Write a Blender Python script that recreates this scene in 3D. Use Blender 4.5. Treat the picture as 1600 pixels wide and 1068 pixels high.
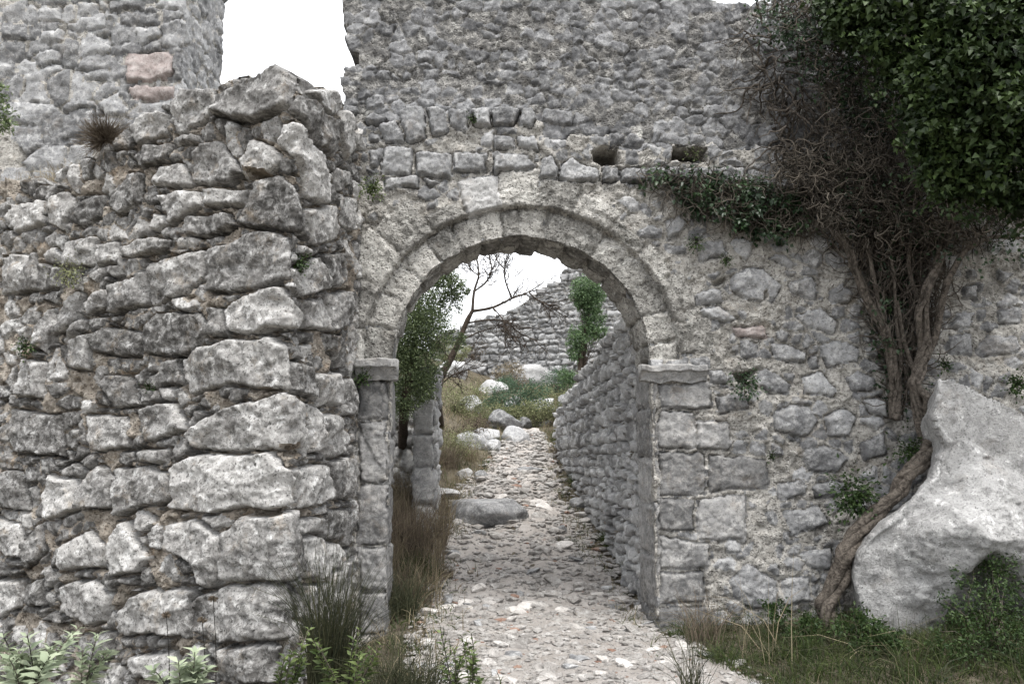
import bpy, math, random
import numpy as np
from mathutils import Vector
R = math.radians
rng = np.random.default_rng(7); random.seed(7)
S = bpy.context.scene
for o in list(bpy.data.objects): bpy.data.objects.remove(o)
COL = S.collection

# ------------------------------------------------------------------ camera
FPX, CX, CY = 1290.0, 800.0, 534.0
PITCH = R(8.2)
CAM = np.array([0.0, 0.0, 1.4])
cd = bpy.data.cameras.new('camera'); cam = bpy.data.objects.new('camera', cd); COL.objects.link(cam)
cam.location = CAM; cam.rotation_euler = (R(90) + PITCH, 0, 0)
cd.sensor_width = 22.32; cd.lens = 22.32 * FPX / 1600; cd.clip_end = 800; cd.clip_start = .05
S.camera = cam
# ------------------------------------------------------------------ overcast sky
SUN_EL, SUN_AZ = 68, 165        # high, behind the camera's right shoulder, veiled by cloud
w = bpy.data.worlds.new('World'); S.world = w; w.use_nodes = True
nt = w.node_tree; nt.nodes.clear()
sky = nt.nodes.new('ShaderNodeTexSky'); sky.sky_type = 'NISHITA'; sky.sun_disc = False
sky.sun_elevation = R(SUN_EL); sky.sun_rotation = R(SUN_AZ); sky.dust_density = 4
mx = nt.nodes.new('ShaderNodeMixRGB'); mx.inputs[0].default_value = .9
mx.inputs[2].default_value = (9.6, 9.75, 10.0, 1)      # even cloud cover
bg = nt.nodes.new('ShaderNodeBackground'); bg.inputs[1].default_value = .078
ow = nt.nodes.new('ShaderNodeOutputWorld')
nt.links.new(sky.outputs[0], mx.inputs[1]); nt.links.new(mx.outputs[0], bg.inputs[0]); nt.links.new(bg.outputs[0], ow.inputs[0])
sl = bpy.data.lights.new('sun', 'SUN'); sl.energy = 1.5; sl.angle = R(25); sl.color = (1, .97, .93)
so = bpy.data.objects.new('sun', sl); COL.objects.link(so)
sd_ = Vector((math.sin(R(SUN_AZ)) * math.cos(R(SUN_EL)), math.cos(R(SUN_AZ)) * math.cos(R(SUN_EL)), math.sin(R(SUN_EL))))
so.rotation_euler = sd_.to_track_quat('Z', 'Y').to_euler()
S.view_settings.view_transform = 'Standard'; S.view_settings.look = 'None'
S.view_settings.exposure = 1.5; S.view_settings.gamma = 1
S.render.engine = 'CYCLES'

# ------------------------------------------------------------------ helpers
def ray(x, y):
    a, b = (x - CX) / FPX, (CY - y) / FPX
    return np.array([a, math.cos(PITCH) - b * math.sin(PITCH), math.sin(PITCH) + b * math.cos(PITCH)])
def at(x, y, Y):                       # the point of the place, Y metres in front, that a measured direction meets
    d = ray(x, y); return CAM + d * (Y / d[1])
_p = rng.permutation(256); _p = np.concatenate([_p, _p, _p]).astype(np.int32)
_g = rng.normal(size=(256, 3)); _g = (_g / np.linalg.norm(_g, axis=1)[:, None] * 1.5).astype(np.float32)
def pn(P):
    P = np.asarray(P, np.float32); F = np.floor(P); f = P - F; i = F.astype(np.int32) & 255
    u = f * f * f * (f * (f * 6 - 15) + 10); out = 0
    for dx in (0, 1):
        ax = _p[i[:, 0] + dx]; wx = u[:, 0] if dx else 1 - u[:, 0]
        for dy in (0, 1):
            ay = _p[ax + i[:, 1] + dy]; wy = wx * (u[:, 1] if dy else 1 - u[:, 1])
            for dz in (0, 1):
                g = _g[_p[ay + i[:, 2] + dz] & 255]
                d = g[:, 0] * (f[:, 0] - dx) + g[:, 1] * (f[:, 1] - dy) + g[:, 2] * (f[:, 2] - dz)
                out = out + d * wy * (u[:, 2] if dz else 1 - u[:, 2])
    return out
def fbm(P, sc, oct=4, rough=.5, ridged=False):
    P = np.asarray(P, np.float32); t = 0; a = 1; s = sc
    for k in range(oct):
        n = pn(P * s + 17.3 * k)
        t = t + a * ((.5 - np.abs(n)) if ridged else n); a *= rough; s *= 2.03
    return t
def sstep(a, b, x):
    t = np.clip((x - a) / (b - a), 0, 1); return t * t * (3 - 2 * t)
def mesh(name, V, F, mat, parent=None, smooth=True, tint=None, kind=None):
    """F: (n,3) or (n,4) index array, or a list of such arrays"""
    V = np.asarray(V, np.float32); Fs = F if isinstance(F, list) else [F]
    Fs = [np.asarray(f, np.int32) for f in Fs if len(f)]
    me = bpy.data.meshes.new(name)
    me.vertices.add(len(V)); me.vertices.foreach_set('co', V.ravel())
    nl = sum(f.size for f in Fs); npol = sum(len(f) for f in Fs)
    me.loops.add(nl); me.loops.foreach_set('vertex_index', np.concatenate([f.ravel() for f in Fs]))
    tot = np.concatenate([np.full(len(f), f.shape[1], np.int32) for f in Fs])
    me.polygons.add(npol); me.polygons.foreach_set('loop_start', np.concatenate([[0], np.cumsum(tot)[:-1]]).astype(np.int32))
    me.polygons.foreach_set('loop_total', tot)
    me.polygons.foreach_set('use_smooth', np.full(npol, smooth))
    if tint is not None:
        at_ = me.attributes.new('tint', 'FLOAT', 'FACE'); at_.data.foreach_set('value', np.asarray(tint, np.float32))
    me.update()
    if mat is not None: me.materials.append(mat)
    o = bpy.data.objects.new(name, me); COL.objects.link(o)
    if parent is not None:
        o.parent = parent; o.matrix_parent_inverse = parent.matrix_world.inverted() if False else __import__('mathutils').Matrix.Translation(-parent.location)
    if kind: o['kind'] = kind
    return o
def tag(o, label, cat, group=None):
    o['label'] = label; o['category'] = cat
    if group: o['group'] = group
    return o
def thing(name, label, cat, loc=(0, 0, 0), group=None):
    o = bpy.data.objects.new(name, None); COL.objects.link(o); o.location = loc; o.empty_display_size = .1
    return tag(o, label, cat, group)
def px(s): return [tuple(map(float, t.split(','))) for t in s.split()]

# ------------------------------------------------------------------ materials
class NB:
    def __init__(s, name):
        s.m = bpy.data.materials.new(name); s.m.use_nodes = True; s.t = s.m.node_tree; s.t.nodes.clear()
        s.out = s.n('ShaderNodeOutputMaterial'); s.b = s.n('ShaderNodeBsdfPrincipled'); s.l(s.b.outputs[0], s.out.inputs[0])
        s.geo = s.n('ShaderNodeNewGeometry'); s.oi = s.n('ShaderNodeObjectInfo')
    def n(s, t): return s.t.nodes.new(t)
    def l(s, a, b): s.t.links.new(a, b)
    def put(s, v, sock):
        if isinstance(v, (int, float)): sock.default_value = v
        elif isinstance(v, tuple): sock.default_value = v if len(v) == len(sock.default_value) else v + (1,)
        else: s.l(v, sock)
    def noise(s, sc, det=6, rough=.6, dist=0, vec=None):
        n = s.n('ShaderNodeTexNoise'); n.inputs['Scale'].default_value = sc; n.inputs['Detail'].default_value = det
        n.inputs['Roughness'].default_value = rough; n.inputs['Distortion'].default_value = dist
        s.l(vec or s.geo.outputs['Position'], n.inputs['Vector']); return n.outputs[0]
    def vor(s, sc, feat='F1'):
        n = s.n('ShaderNodeTexVoronoi'); n.feature = feat; n.inputs['Scale'].default_value = sc
        s.l(s.geo.outputs['Position'], n.inputs['Vector']); return n.outputs[0]
    def ramp(s, f, a, b, lo=0., hi=1.):
        n = s.n('ShaderNodeMapRange'); n.interpolation_type = 'SMOOTHSTEP'
        for k, v in zip((1, 2, 3, 4), (a, b, lo, hi)): n.inputs[k].default_value = v
        s.l(f, n.inputs[0]); return n.outputs[0]
    def mix(s, f, a, b, mode='MIX'):
        n = s.n('ShaderNodeMixRGB'); n.blend_type = mode
        s.put(f, n.inputs[0]); s.put(a, n.inputs[1]); s.put(b, n.inputs[2]); return n.outputs[0]
    def math(s, op, a, b=0.):
        n = s.n('ShaderNodeMath'); n.operation = op; s.put(a, n.inputs[0]); s.put(b, n.inputs[1]); return n.outputs[0]
    def bump(s, h, dist, st=1.):
        n = s.n('ShaderNodeBump'); n.inputs['Distance'].default_value = dist; n.inputs['Strength'].default_value = st
        s.l(h, n.inputs['Height']); s.l(n.outputs[0], s.b.inputs['Normal'])
    def done(s, col, rough=.92, spec=.15):
        s.put(col, s.b.inputs['Base Color']); s.b.inputs['Roughness'].default_value = rough
        s.b.inputs['Specular IOR Level'].default_value = spec; return s.m
def rock(name, dark, mid, light, stain=(.30, .22, .13), st=.35, white=.25, speck=.55, pits=0., bd=.02, var=.4):
    b = NB(name)
    n1 = b.math('ADD', b.noise(2.2, 9, .7, .5), b.math('MULTIPLY', b.math('SUBTRACT', b.oi.outputs['Random'], .5), .22)); n2 = b.noise(13, 10, .76, .4); n3 = b.noise(62, 6, .75)
    c = b.mix(b.ramp(n1, .38, .62), dark, mid)
    c = b.mix(b.ramp(n2, .42, .70, 0, .9), c, light)
    c = b.mix(b.math('MULTIPLY', b.ramp(b.noise(6.5, 10, .78, .6), .55, .62), white), c, tuple(min(.82, 1.4 * k) for k in light))
    c = b.mix(b.math('MULTIPLY', b.ramp(b.noise(4.1, 9, .74, .2), .54, .68), st), c, stain)
    c = b.mix(b.math('MULTIPLY', b.ramp(n3, .53, .62), speck), c, tuple(.35 * k for k in dark))
    c = b.mix(b.math('MULTIPLY', b.ramp(b.noise(31, 8, .75), .56, .63), speck), c, tuple(.55 * k for k in dark))
    v = b.math('ADD', b.math('MULTIPLY', b.oi.outputs['Random'], var), 1 - var / 2)
    c = b.mix(1., c, b.n('ShaderNodeCombineColor').outputs[0], 'MULTIPLY')
    cc = c.node.inputs[2].links[0].from_node
    for k in range(3): b.l(v, cc.inputs[k])
    h = b.math('ADD', b.math('MULTIPLY', n2, 1.0), b.math('MULTIPLY', n3, .45))
    if pits:
        pv = b.ramp(b.math('ADD', b.vor(34), b.math('MULTIPLY', b.noise(20, 3), -.55)), -.12, .12)
        h = b.math('ADD', h, b.math('MULTIPLY', pv, pits))
    b.bump(h, bd)
    return b.done(c)
M = {}
M['stone'] = rock('limestone', (.155, .157, .161), (.30, .302, .306), (.49, .488, .483), st=.16, white=.45)
M['bast'] = rock('weathered_limestone', (.10, .096, .091), (.31, .303, .293), (.60, .592, .578), st=.34, white=.55, speck=.75, var=.55)
M['dark'] = rock('grey_lichen_stone', (.10, .101, .105), (.20, .202, .208), (.38, .38, .38), st=.06, white=.45)
M['pit'] = rock('pitted_limestone', (.19, .184, .17), (.41, .398, .372), (.60, .585, .55), st=.10, white=.4, speck=.85, pits=.7, bd=.022)
M['ash'] = rock('dressed_limestone', (.15, .15, .15), (.26, .258, .255), (.43, .42, .405), st=.2, white=.35, speck=.45)
M['mort'] = rock('lime_mortar', (.21, .20, .182), (.40, .383, .353), (.57, .553, .52), st=.2, white=.3, speck=.65, pits=.7, bd=.03)
M['bmort'] = rock('earthy_mortar', (.14, .118, .094), (.29, .255, .215), (.50, .46, .405), (.27, .18, .10), st=.5, white=.2, speck=.65, pits=.8, bd=.03)
M['dmort'] = rock('grey_mortar', (.14, .138, .135), (.27, .265, .258), (.60, .58, .545), st=.1, white=.6, speck=.6, pits=.6, bd=.03)
M['pink'] = rock('pink_stone', (.22, .188, .178), (.31, .265, .252), (.45, .415, .40), st=.1)
M['far'] = rock('pale_block_stone', (.26, .26, .262), (.40, .40, .398), (.56, .555, .548), st=.1, white=.4, speck=.4)
M['pale'] = rock('pale_limestone', (.25, .247, .242), (.42, .416, .41), (.58, .575, .567), st=.14, white=.8, speck=.6, bd=.025)
M['peb'] = rock('path_stone', (.27, .255, .24), (.48, .455, .43), (.63, .61, .585), st=.2, white=.25, speck=.5, var=.45)
M['brick'] = rock('broken_brick', (.25, .15, .11), (.37, .245, .19), (.48, .38, .32), st=.1, white=.1, var=.6)
def leafmat(name, c0, c1, rough=.45, spec=.4, trans=.25):
    b = NB(name); a = b.n('ShaderNodeAttribute'); a.attribute_name = 'tint'
    c = b.mix(a.outputs['Fac'], c0, c1); c = b.mix(b.ramp(b.noise(3, 3), .3, .7, 0, .35), c, tuple(k * .6 for k in c0))
    b.done(c, rough, spec)
    if trans:
        t = b.n('ShaderNodeBsdfTranslucent'); b.l(c, t.inputs[0]); mxs = b.n('ShaderNodeMixShader'); mxs.inputs[0].default_value = trans
        b.l(b.b.outputs[0], mxs.inputs[1]); b.l(t.outputs[0], mxs.inputs[2]); b.l(mxs.outputs[0], b.out.inputs[0])
    return b.m
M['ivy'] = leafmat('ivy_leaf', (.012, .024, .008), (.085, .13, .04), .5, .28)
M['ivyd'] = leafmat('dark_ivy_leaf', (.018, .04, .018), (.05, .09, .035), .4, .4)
M['oak'] = leafmat('evergreen_leaf', (.07, .10, .05), (.24, .30, .14), .5, .3)
M['cyp'] = leafmat('bushy_leaf', (.07, .12, .06), (.21, .31, .14), .5, .3)
M['sage'] = leafmat('sage_leaf', (.26, .31, .21), (.45, .50, .36), .8, .1)
M['leaf'] = leafmat('herb_leaf', (.055, .085, .026), (.15, .19, .065), .5, .3)
M['fern'] = leafmat('fern_leaf', (.022, .045, .014), (.07, .11, .034), .55, .25)
M['grass'] = leafmat('grass_blade', (.022, .042, .012), (.09, .115, .035), .6, .2)
M['rush'] = leafmat('rush_blade', (.028, .036, .02), (.10, .10, .055), .6, .2)
M['dry'] = leafmat('dry_grass', (.15, .12, .08), (.40, .345, .235), .8, .1)
M['heath'] = leafmat('brown_shrub', (.085, .068, .052), (.25, .205, .155), .8, .1)
M['scrub'] = leafmat('scrub_leaf', (.13, .15, .07), (.36, .37, .20), .7, .2)
M['bluesh'] = leafmat('spurge_leaf', (.055, .10, .06), (.15, .22, .14), .7, .2)
M['twig'] = leafmat('twig', (.02, .018, .015), (.17, .148, .122), .9, .1, 0)
def barkmat(name, a, c):
    b = NB(name); n = b.noise(22, 8, .7, 1.2); b.bump(b.math('ADD', n, b.noise(90, 4)), .02)
    return b.done(b.mix(b.ramp(n, .35, .65), a, c))
M['bark'] = barkmat('ivy_bark', (.05, .042, .035), (.19, .165, .14))
M['tbark'] = barkmat('tree_bark', (.045, .035, .028), (.12, .095, .075))
def groundmat():
    b = NB('earth'); n = b.noise(6, 9, .7); n3 = b.noise(60, 5, .7)
    c = b.mix(b.ramp(n, .35, .6), (.075, .06, .042), (.16, .14, .10)); c = b.mix(b.ramp(n3, .55, .7), c, (.27, .255, .23))
    b.bump(b.math('ADD', n, n3), .04); return b.done(c)
def pathmat():
    b = NB('path_grit'); n = b.noise(5, 9, .7); n3 = b.noise(110, 5, .75)
    c = b.mix(b.ramp(n, .35, .65), (.40, .365, .335), (.56, .525, .495)); c = b.mix(b.ramp(n3, .5, .66), c, (.62, .59, .56))
    c = b.mix(b.ramp(b.noise(45, 3), .62, .7, 0, .7), c, (.30, .17, .12))
    b.bump(b.math('ADD', n, n3), .03); return b.done(c)
M['earth'] = groundmat(); M['path'] = pathmat()

# ------------------------------------------------------------------ masonry
def poly_sd(P, poly):                   # signed distance to a polygon, positive inside
    A = np.asarray(poly, float); n = len(A); d = np.full(len(P), 1e9); ins = np.zeros(len(P), bool)
    for i in range(n):
        a, b = A[i], A[(i + 1) % n]; e = b - a; wv = P - a
        t = np.clip((wv @ e) / (e @ e + 1e-12), 0, 1); d = np.minimum(d, np.hypot(*(wv - t[:, None] * e).T))
        c = (a[1] > P[:, 1]) != (b[1] > P[:, 1])
        ins ^= c & (P[:, 0] < (b[0] - a[0]) * (P[:, 1] - a[1]) / (b[1] - a[1] + 1e-12) + a[0])
    return np.where(ins, d, -d)
def coursed(u0, u1, v0, v1, row, wid, jit, **kw):
    out = []; v = v0
    while v < v1:
        h = random.uniform(*row); u = u0 + random.uniform(-.2, 0); sl = random.uniform(-.01, .01)
        while u < u1:
            w_ = random.uniform(*wid); hh = h if random.random() < .8 else h * random.uniform(.55, .8)
            J = lambda: random.gauss(0, jit)
            out.append(dict(p=[(u + J(), v + J() + sl * (u - u0)), (u + w_ * .5, v + J()), (u + w_ + J(), v + J()), (u + w_ + J(), v + hh + J()), (u + w_ * .5, v + hh + J()), (u + J(), v + hh + J())], o=random.gauss(0, .014), **kw)); u += w_ + .012
        v += h + .01
    return out
class Plan:                             # a wall line in plan; u runs along it, v is height
    def __init__(s, pts, fillet=0.):
        P = [np.array(p, float) for p in pts]; Q = [P[0]]
        for i in range(1, len(P) - 1):
            if fillet:
                a = P[i] + (P[i - 1] - P[i]) / np.linalg.norm(P[i - 1] - P[i]) * fillet
                c = P[i] + (P[i + 1] - P[i]) / np.linalg.norm(P[i + 1] - P[i]) * fillet
                for t in np.linspace(0, 1, 9): Q.append((1 - t) ** 2 * a + 2 * t * (1 - t) * P[i] + t * t * c)
            else: Q.append(P[i])
        Q.append(P[-1]); s.Q = np.array(Q); L = np.linalg.norm(np.diff(s.Q, axis=0), axis=1); s.U = np.concatenate([[0], np.cumsum(L)])
        T = np.diff(s.Q, axis=0) / L[:, None]; N = np.stack([T[:, 1], -T[:, 0]], 1)
        Nv = np.vstack([N[:1], N[:-1] + N[1:], N[-1:]]); s.N = Nv / np.linalg.norm(Nv, axis=1)[:, None]
    def __call__(s, u, v):
        B = np.stack([np.interp(u, s.U, s.Q[:, 0]), np.interp(u, s.U, s.Q[:, 1]), v], 1)
        N = np.stack([np.interp(u, s.U, s.N[:, 0]), np.interp(u, s.U, s.N[:, 1]), 0 * u], 1)
        return B, N / np.linalg.norm(N, axis=1)[:, None]
    def hit(s, x, y):                   # measured direction -> (u, v) on the wall
        d = ray(x, y); best = None
        for i in range(len(s.Q) - 1):
            a, e = s.Q[i], s.Q[i + 1] - s.Q[i]
            ext0, ext1 = (-9 if i == 0 else 0), (9 if i == len(s.Q) - 2 else 0)
            det = d[0] * -e[1] + e[0] * d[1]
            if abs(det) < 1e-9: continue
            t = (a[0] * -e[1] + e[0] * a[1]) / det; k = (d[0] * a[1] - d[1] * a[0]) / det
            if t > .1 and -1e-6 + ext0 <= k <= 1 + 1e-6 + ext1 and (best is None or t < best[0]):
                best = (t, s.U[i] + k * (s.U[i + 1] - s.U[i]), CAM[2] + t * d[2])
        return best[1:]
    def hits(s, st): return [s.hit(*p) for p in px(st)]
def masonry(root, mp, u0, u1, v0, v1, res, polys=(), holes=(), keep=None, row=(.1, .2), asp=(1.1, 2.2), joint=.012, jvar=1.,
            md=.05, bulge=.03, sig=.02, facet=.35, rough=.02, edge=.025, warp=.03, fmat='stone', mmat='mort', skirt=.5, cap=300,
            off=None, vsc=1.25, kcell=True, lump=.02, sname='stone', fill_skip=0., seed=1, crack=.05, snap=None, bw=.022, chip=.012, fcrack=1., fdrop=0., grow=1., cull=False, jit=(.12, .2), cw=.011, hcrack=.35):
    """A face of stonework: every stone its own mesh, standing proud of the mortar between them."""
    rg = np.random.default_rng(seed)
    nu, nv = int((u1 - u0) / res) + 1, int((v1 - v0) / res) + 1
    U, V = np.meshgrid(np.linspace(u0, u1, nu), np.linspace(v0, v1, nv)); P = np.stack([U.ravel(), V.ravel()], 1)
    B, N = mp(P[:, 0], P[:, 1]); n = len(P)
    if snap is not None: B = snap(B)
    P3 = np.column_stack([P, np.full(n, seed * 3.7)])
    W = P + warp * np.stack([fbm(P3, 3.5, 4, .62), fbm(P3 + 31.7, 3.5, 4, .62)], 1)
    sd = np.full(n, -9.); sd2 = np.full(n, -9.); pid = np.full(n, -1); gi = np.arange(n).reshape(nv, nu); fu, fv = (nu - 1) / (u1 - u0), (nv - 1) / (v1 - v0)
    def window(lo, hi):
        a, b = int(max(0, (lo[0] - u0) * fu)), int(max(0, (hi[0] - u0) * fu + 2)); c, d = int(max(0, (lo[1] - v0) * fv)), int(max(0, (hi[1] - v0) * fv + 2))
        return gi[c:d, a:b].ravel()
    for k, pl in enumerate(polys):
        A = np.array(pl['p']); A = A.mean(0) + (A - A.mean(0)) * pl.get('g', grow); lo, hi = A.min(0) - .2, A.max(0) + .2
        q = window(lo - .06, hi + .06)
        if not len(q): continue
        d = poly_sd(W[q], A); up = d > sd[q]; sd2[q] = np.maximum(sd2[q], np.minimum(d, sd[q])); sd[q[up]] = d[up]; pid[q[up & (d > 0)]] = k
    seeds = []; y = v0 - .2; jx, jy = jit
    while y < v1 + .2:
        rh = rg.uniform(*row); x = u0 - .3 + rg.uniform(0, .2)
        while x < u1 + .3:
            wd = rh * rg.uniform(*asp); seeds.append((x + wd / 2 + rg.normal() * jx * wd, y + rh / 2 + rg.normal() * jy * rh)); x += wd
        y += rh
    sds = np.array(seeds); SS = sds * [1, vsc]
    # two nearest seeds through a coarse bucket grid
    WW = (W * [1, vsc]).astype(np.float32); SSf = SS.astype(np.float32)
    i1 = np.empty(n, int); i2 = np.empty(n, int); f1 = np.empty(n, np.float32); f2 = np.empty(n, np.float32)
    cell = 1.0; key = np.floor(WW / cell).astype(int); kk = key[:, 0] * 10007 + key[:, 1]
    order = np.argsort(kk, kind='stable'); ks = kk[order]; cut = np.flatnonzero(np.diff(ks)) + 1
    for q in np.split(order, cut):
        c0 = key[q[0]] * cell
        cand = np.where(((SSf > c0 - .75) & (SSf < c0 + cell + .75)).all(1))[0]
        if len(cand) < 2: cand = np.arange(len(SSf))
        D = ((WW[q][:, None, :] - SSf[cand][None]) ** 2).sum(2)
        a = np.argpartition(D, 1, axis=1)[:, :2]; da = np.take_along_axis(D, a, 1)
        sw = da[:, 0] > da[:, 1]; a[sw] = a[sw][:, ::-1]; da[sw] = da[sw][:, ::-1]
        i1[q] = cand[a[:, 0]]; i2[q] = cand[a[:, 1]]; f1[q] = da[:, 0]; f2[q] = da[:, 1]
    mf = (f2 - f1) / (2 * np.linalg.norm(SS[i2] - SS[i1], axis=1) + 1e-9)
    mf = np.minimum(mf, -sd)
    np_ = len(polys); fill = pid < 0; ident = np.where(fill, np_ + i1, pid); m = np.where(fill, mf, np.minimum(sd, (sd - sd2) / 2))
    ns = np_ + len(sds)
    ctr = np.vstack([np.array([np.mean(p['p'], 0) for p in polys]).reshape(-1, 2), sds])
    jn = joint * (1 + jvar * rg.exponential(.6, ns)); jn[np_:][rg.random(len(sds)) < fill_skip] = 1.
    for k, p in enumerate(polys): jn[k] = p.get('j', joint * .5)
    base = rg.normal(0, sig, ns)
    for k, p in enumerate(polys): base[k] = p.get('o', base[k] + .02)
    flat = np.ones(ns)
    for k, p in enumerate(polys): flat[k] = p.get('f', 1.)
    mm = m - jn[ident] * (1 + .5 * fbm(P3 + 9, 9, 2))
    rel = P - ctr[ident]; hs = 1e9
    for k in range(4):
        g = rg.uniform(-facet, facet, (ns, 2)) ; o_ = np.abs(rg.normal(0, .02, ns)) if k else np.zeros(ns)
        hs = np.minimum(hs, o_[ident] + (g[ident] * rel).sum(1))
    hs = hs * flat[ident] + base[ident] - np.where(fill, fdrop, 0) + bulge * flat[ident] * (1 - np.exp(-np.maximum(mm, 0) / bw)) - bulge
    isst = mm > 0
    nb = fbm(B + seed, 7, 5, .55); nr = fbm(B * 1.0 + 5 + seed, 16, 4, .6, True)
    nf = np.minimum(1, .35 + .65 * flat[ident])
    nx_ = fbm(B + 8 + seed, 38, 2, .6)
    hs = hs + rough * nf * (.55 * nb + 1.1 * (nr - .4)) + .006 * nx_
    q6 = 5 * fbm(B * [1, 1, 1.5] + 2.2 * seed, 3.2, 4, .5); fq = np.floor(q6); hs = hs + chip * nf * (fq + sstep(.3, .7, q6 - fq)) / 2.2
    hm = -md + lump * fbm(B + 3.3, 9, 4, .6) + .4 * rough * (nr - .4)
    t = sstep(0, edge, mm); h = np.where(isst, hm * (1 - t) + np.maximum(hs, hm + .004) * t, hm)
    ck = np.full(ns, crack); ck[np_:] *= fcrack
    for k, p in enumerate(polys): ck[k] = p.get('c', crack)
    h = h - ck[ident] * np.exp(-(np.maximum(m, 0) / cw) ** 2) * np.maximum(sstep(-.15, .35, fbm(P3 + 60, 3.2, 3)), np.where(fill, 0., hcrack))
    if off is not None: h = h + off(P[:, 0], P[:, 1])
    for hl in holes:
        A = np.array(hl['p']); q = window(A.min(0) - .2, A.max(0) + .2); dd = poly_sd(W[q], A); h[q] = np.where(dd > 0, h[q] - hl.get('d', .4) * sstep(0, .035, dd), h[q])
        isst[q] &= ~(dd > -.01)
    X = B + N * h[:, None] + .006 * np.stack([pn(B * 21 + 4), pn(B * 21 + 40), pn(B * 21 + 80)], 1)
    ok = np.ones(n, bool)
    if keep is not None:
        kc = np.array(keep(ctr[:, 0], ctr[:, 1], True)) if kcell else np.ones(ns, bool)
        kc[:np_] = True if not cull else kc[:np_]
        ok = kc[ident] & keep(P[:, 0], P[:, 1], False)
    idg = ident.reshape(nv, nu); okg = ok.reshape(nv, nu); stg = isst.reshape(nv, nu)
    ix = np.arange(n).reshape(nv, nu)
    Q = np.stack([ix[:-1, :-1], ix[:-1, 1:], ix[1:, 1:], ix[1:, :-1]], 2).reshape(-1, 4)
    good = (okg[:-1, :-1] & okg[:-1, 1:] & okg[1:, 1:] & okg[1:, :-1]).ravel(); Q = Q[good]
    cnt = isst[Q].sum(1); qi = ident[Q[:, 0]]
    same = (ident[Q] == qi[:, None]).all(1)
    qid = np.where((cnt >= 2) & same, qi, np.where(cnt >= 2, ident[Q[np.arange(len(Q)), np.argmax(m[Q], 1)]], -1))
    # skirt: turn the open rims back into the wall
    allV = [X]; nV = n; quads = [Q]; ids = [qid]
    if skirt:
        E = np.concatenate([Q[:, [0, 1]], Q[:, [1, 2]], Q[:, [2, 3]], Q[:, [3, 0]]]); eid = np.tile(qid, 4)
        ek = np.sort(E, 1); code = ek[:, 0].astype(np.int64) * n + ek[:, 1]
        _, inv, c = np.unique(code, return_inverse=True, return_counts=True); bd = c[inv] == 1
        E, eid = E[bd], eid[bd]; bv = np.unique(E); mpv = np.full(n, -1); prev = bv
        mpv[bv] = np.arange(len(bv)); cur = bv.copy()
        for st in (.12, .45, 1.):
            dsp = .02 * np.stack([pn(X[bv] * 8 + 70 * st), pn(X[bv] * 8 + 90), pn(X[bv] * 8 + 110 * st)], 1)
            allV.append(B[bv] - N[bv] * skirt * st + (X[bv] - B[bv]) * (1 - st) * .3 + dsp); new = np.arange(nV, nV + len(bv)); nV += len(bv)
            a, b_ = mpv[E[:, 0]], mpv[E[:, 1]]
            quads.append(np.stack([cur[b_], cur[a], new[a], new[b_]], 1)); ids.append(eid); cur = new
    Xa = np.vstack(allV); Qa = np.vstack(quads); qa = np.concatenate(ids)
    od = np.argsort(qa, kind='stable'); qa = qa[od]; Qa = Qa[od]
    cuts = np.flatnonzero(np.diff(qa)) + 1; grp = np.split(Qa, cuts); gid = qa[np.concatenate([[0], cuts])]
    rank = np.argsort([-len(g) if i >= 0 else 0 for g, i in zip(grp, gid)]); single = set(rank[:cap])
    rest = []
    def emit(name, q, mat, kind=None):
        uv, inv = np.unique(q, return_inverse=True); return mesh(name, Xa[uv], inv.reshape(-1, 4), mat, root, True, kind=kind)
    for k, (g, i) in enumerate(zip(grp, gid)):
        if i < 0: emit('mortar', g, M[mmat], 'stuff')
        elif (k in single and len(g) > 6): emit(sname, g, M[polys[i].get('m', fmat) if i < np_ else fmat])
        else: rest.append(g)
    if rest: emit('small_stones', np.vstack(rest), M[fmat], 'stuff')

# ================================================================== the terrain
def gz(x, y):                            # height of the ground
    x = np.asarray(x, float); y = np.asarray(y, float)
    up = np.clip(y - 8.2, 0, 9) * .2 + np.clip(y - 17.2, 0, 14) * .215
    cxp = np.interp(y, [0, 8, 12, 16, 20, 40], [.15, .1, .0, .2, .35, .4])
    lat = x - cxp
    z = up + .16 * sstep(1.0, 2.2, np.abs(lat)) * sstep(6.8, 8.2, y)
    z = z + sstep(7.9, 9.5, y) * (.35 * sstep(.8, 2.2, -lat) + .9 * sstep(2, 6, -lat))
    rw = np.interp(y, [7.9, 15.2, 18, 30], [1.27, .86, 1.3, 2.5])       # foot of the retaining wall
    top = np.interp(y, [7.9, 15.2, 19, 26, 40], [2.75, 2.45, 3.3, 5.2, 6])
    k = sstep(.12, .5, x - rw) * (y > 7.7) * sstep(23, 17, y)
    z = z * (1 - k) + np.maximum(top, z) * k
    z = z + np.where(y < 7.6, .12 * sstep(1.6, 3.2, x) * sstep(4.5, 7, y) - .32 * sstep(-.9, -1.7, x), 0)
    P = np.column_stack([x.ravel(), y.ravel(), 0 * x.ravel()])
    return z + ((.035 + .05 * sstep(7.5, 9.5, P[:, 1])) * fbm(P, 1.6, 4)).reshape(x.shape)
def sheet(name, xs, ys, mat, dz=0., mask=None):
    X, Y = np.meshgrid(xs, ys); Z = gz(X, Y) + dz; nx, ny = len(xs), len(ys); ix = np.arange(nx * ny).reshape(ny, nx)
    Q = np.stack([ix[:-1, :-1], ix[:-1, 1:], ix[1:, 1:], ix[1:, :-1]], 2).reshape(-1, 4)
    V = np.stack([X.ravel(), Y.ravel(), Z.ravel()], 1)
    if mask is not None: Q = Q[mask(V[:, 0], V[:, 1])[Q].all(1)]; uv, inv = np.unique(Q, return_inverse=True); V = V[uv]; Q = inv.reshape(-1, 4)
    o = mesh(name, V, Q, mat); o['kind'] = 'structure'; return o
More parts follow.
